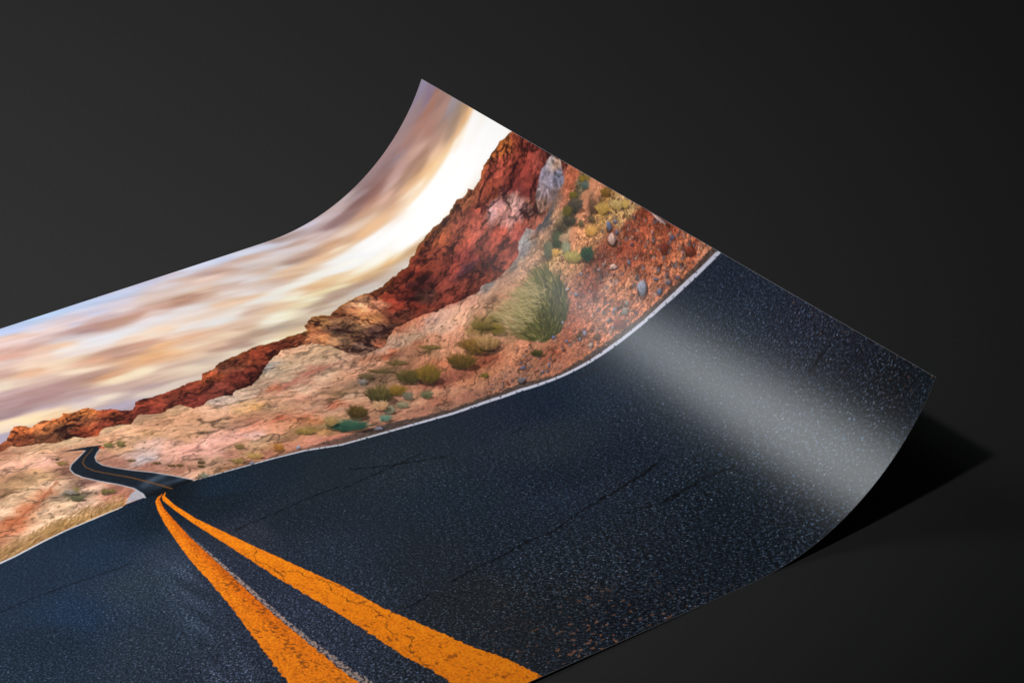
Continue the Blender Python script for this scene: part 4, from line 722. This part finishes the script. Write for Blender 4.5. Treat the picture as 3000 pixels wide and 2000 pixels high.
ink, n, l, b = material('printed_ink')
a = n.new('ShaderNodeAttribute'); a.attribute_name = 'ink'
l.new(a.outputs['Color'], b.inputs['Base Color'])
b.inputs['Roughness'].default_value = .285; b.inputs['IOR'].default_value = 1.68
paper_grain(n, l, b, 800, .10, .0005)

paper, n, l, b = material('white_paper')
b.inputs['Base Color'].default_value = (.5, .52, .56, 1); b.inputs['Roughness'].default_value = .7
paper_grain(n, l, b, 700, .1, .0004)

card, n, l, b = material('dark_table')
b.inputs['Roughness'].default_value = .62; b.inputs['Specular IOR Level'].default_value = .12
t = paper_grain(n, l, b, 420, .06, .0005)
r = n.new('ShaderNodeValToRGB'); r.color_ramp.elements[0].position = .3; r.color_ramp.elements[1].position = .75
r.color_ramp.elements[0].color = (.0205, .0205, .0205, 1); r.color_ramp.elements[1].color = (.0246, .0246, .0247, 1)
l.new(t.outputs['Fac'], r.inputs['Fac']); l.new(r.outputs['Color'], b.inputs['Base Color'])


def mesh_object(name, verts, quads, mat, parent=None, smooth=True, colors=None):
    me = bpy.data.meshes.new(name)
    me.vertices.add(len(verts)); me.vertices.foreach_set('co', np.ascontiguousarray(verts, np.float32).ravel())
    me.loops.add(quads.size); me.loops.foreach_set('vertex_index', np.ascontiguousarray(quads, np.int32).ravel())
    me.polygons.add(len(quads)); me.polygons.foreach_set('loop_start', np.arange(0, quads.size, 4, dtype=np.int32))
    me.update(calc_edges=True)
    me.polygons.foreach_set('use_smooth', np.full(len(quads), smooth))
    if colors is not None:
        at = me.attributes.new('ink', 'FLOAT_COLOR', 'POINT')
        at.data.foreach_set('color', np.concatenate([colors, np.ones((len(colors), 1), np.float32)], 1).astype(np.float32).ravel())
    me.materials.append(mat)
    o = bpy.data.objects.new(name, me); col.objects.link(o)
    if parent: o.parent = parent
    return o


# ---------------------------------------------------------------- the table top
g = np.linspace(-1, 1, 13)
gx, gy = np.meshgrid(g * 6, g * 6)
vv = np.stack([gx, gy, 0 * gx], -1).reshape(-1, 3)
ii = np.arange(12)[:, None] * 13 + np.arange(12)[None]
qq = np.stack([ii, ii + 1, ii + 14, ii + 13], -1).reshape(-1, 4)
table = mesh_object('table_surface', vv, qq, card)
table.rotation_euler.y = -.016; table.location = (-.32 * W, 0, 0)    # the flat part of the print stands a little off it
table['kind'] = 'structure'

# ---------------------------------------------------------------- shape of the print
S_ = np.linspace(0, LENGTH + .1, 3000)
th = .5 * 1.17025 * ((.32422 - S_) / .32422 + np.sqrt(((.32422 - S_) / .32422) ** 2 + .0378 ** 2))
th -= th[-1]
th = th + .050 * smooth(.98, 1.25, S_)                           # beyond the picture it sinks back to the table
ds = S_[1] - S_[0]
tm = .5 * (th[1:] + th[:-1])
X_ = -np.concatenate([[0], np.cumsum(np.cos(tm)) * ds]); Z_ = -np.concatenate([[0], np.cumsum(np.sin(tm)) * ds])
Z_ -= np.interp(.5, S_, Z_)
THICK = .0006


def sheet(u, v, drop=0.):
    """point of the print at print coordinates u, v (in W), sunk by drop along the normal; in metres"""
    s = LENGTH - u
    t = np.interp(s, S_, th)
    x = np.interp(s, S_, X_) + drop * np.sin(t); z = np.interp(s, S_, Z_) + THICK + .0006 - drop * np.cos(t)
    return np.stack([x, v + 0 * x, z], -1) * W


root = bpy.data.objects.new('photo_print', None); col.objects.link(root)
root['label'] = 'glossy photo print of a desert road, its end curling up off the dark table'
root['category'] = 'photo print'

# the sheet of paper itself: a thin closed slab just under the ink
us = np.concatenate([np.linspace(0, 1.0, 60, endpoint=False), np.linspace(1.0, LENGTH, 260)])
vs_ = np.linspace(0, 1, 5)
nu, nv = len(us), len(vs_)
uu, vv = np.meshgrid(us, vs_)
topv = sheet(uu, vv, .0002).reshape(-1, 3); botv = sheet(uu, vv, .0002 + THICK).reshape(-1, 3)
ii = np.arange(nv - 1)[:, None] * nu + np.arange(nu - 1)[None]
qt = np.stack([ii, ii + 1, ii + nu + 1, ii + nu], -1).reshape(-1, 4)
N = nu * nv
qb = qt[:, ::-1] + N
rim = np.concatenate([np.arange(nu), np.arange(1, nv) * nu + nu - 1, (nv - 1) * nu + np.arange(nu - 2, -1, -1), np.arange(nv - 2, 0, -1) * nu])
nx = np.roll(rim, -1)
qs = np.stack([rim, rim + N, nx + N, nx], -1)
mesh_object('paper_sheet', np.concatenate([topv, botv]), np.concatenate([qt, qb, qs]), paper, root, smooth=False)

# the printed picture: one fine lattice, cut into the things the picture shows
SPLIT = .33
fine = Canvas(SPLIT, LENGTH, 1500, 960); paint(fine)
far = Canvas(0, SPLIT, 130, 960); paint(far)
us = np.concatenate([far.u[:-1], fine.u]); vs_ = fine.v
img = np.concatenate([far.img[:, :-1], fine.img], 1) / 255.
reg = np.concatenate([far.reg[:, :-1], fine.reg], 1)
for k in range(len(SHRUBS) + 1):
    if (reg == SHRUB_ID + k).sum() < 120: reg[reg == SHRUB_ID + k] = DESERT_ID
lin = np.where(img <= .04045, img / 12.92, ((img + .055) / 1.055) ** 2.4) * .97
nu, nv = len(us), len(vs_)
uu, vv = np.meshgrid(us, vs_)
P = sheet(uu, vv).reshape(-1, 3); lin = lin.reshape(-1, 3)
ii = np.arange(nv - 1)[:, None] * nu + np.arange(nu - 1)[None]
quads = np.stack([ii, ii + 1, ii + nu + 1, ii + nu], -1).reshape(-1, 4)
qreg = reg[:-1, :-1].ravel()


def region(name, ids, parent=root, label=None):
    m = np.isin(qreg, ids)
    if not m.any(): return None
    q = quads[m]
    used = np.zeros(len(P), bool); used[q] = True
    idx = np.cumsum(used) - 1
    o = mesh_object(name, P[used], idx[q], ink, parent, True, lin[used])
    if label: o['label'] = label
    return o


region('printed_sky', [SKY_ID], label='printed sunset sky with streaked clouds')
region('printed_ridge', [RIDGE_ID], label='printed ridge of red rock')
desert = region('printed_desert', [DESERT_ID], label='printed pale pink rock and gravel')
region('printed_boulder', [BOULDER_ID], desert, label='printed grey boulder')
road = region('printed_road', [ROAD_ID], label='printed dark blue asphalt')
region('printed_road', [FAR_ID], label='printed narrow road winding away')
region('centre_line', [LEFT_LINE_ID], road, label='printed worn orange line, the left of the pair')
region('centre_line', [RIGHT_LINE_ID], road, label='printed cracked orange line, the right of the pair')
region('edge_line', [EDGE_ID], road, label='printed white line beside the gravel')
region('edge_line', [CREST_EDGE_ID], road, label='printed thin white line at the far verge')


# each shrub of the picture its own part; the ones too small to show stay in the desert
for k in list(range(len(SHRUBS), -1, -1)):
    region('printed_shrub', [SHRUB_ID + k], desert, 'printed round green bush with pale straw, the largest' if k == len(SHRUBS) else None)
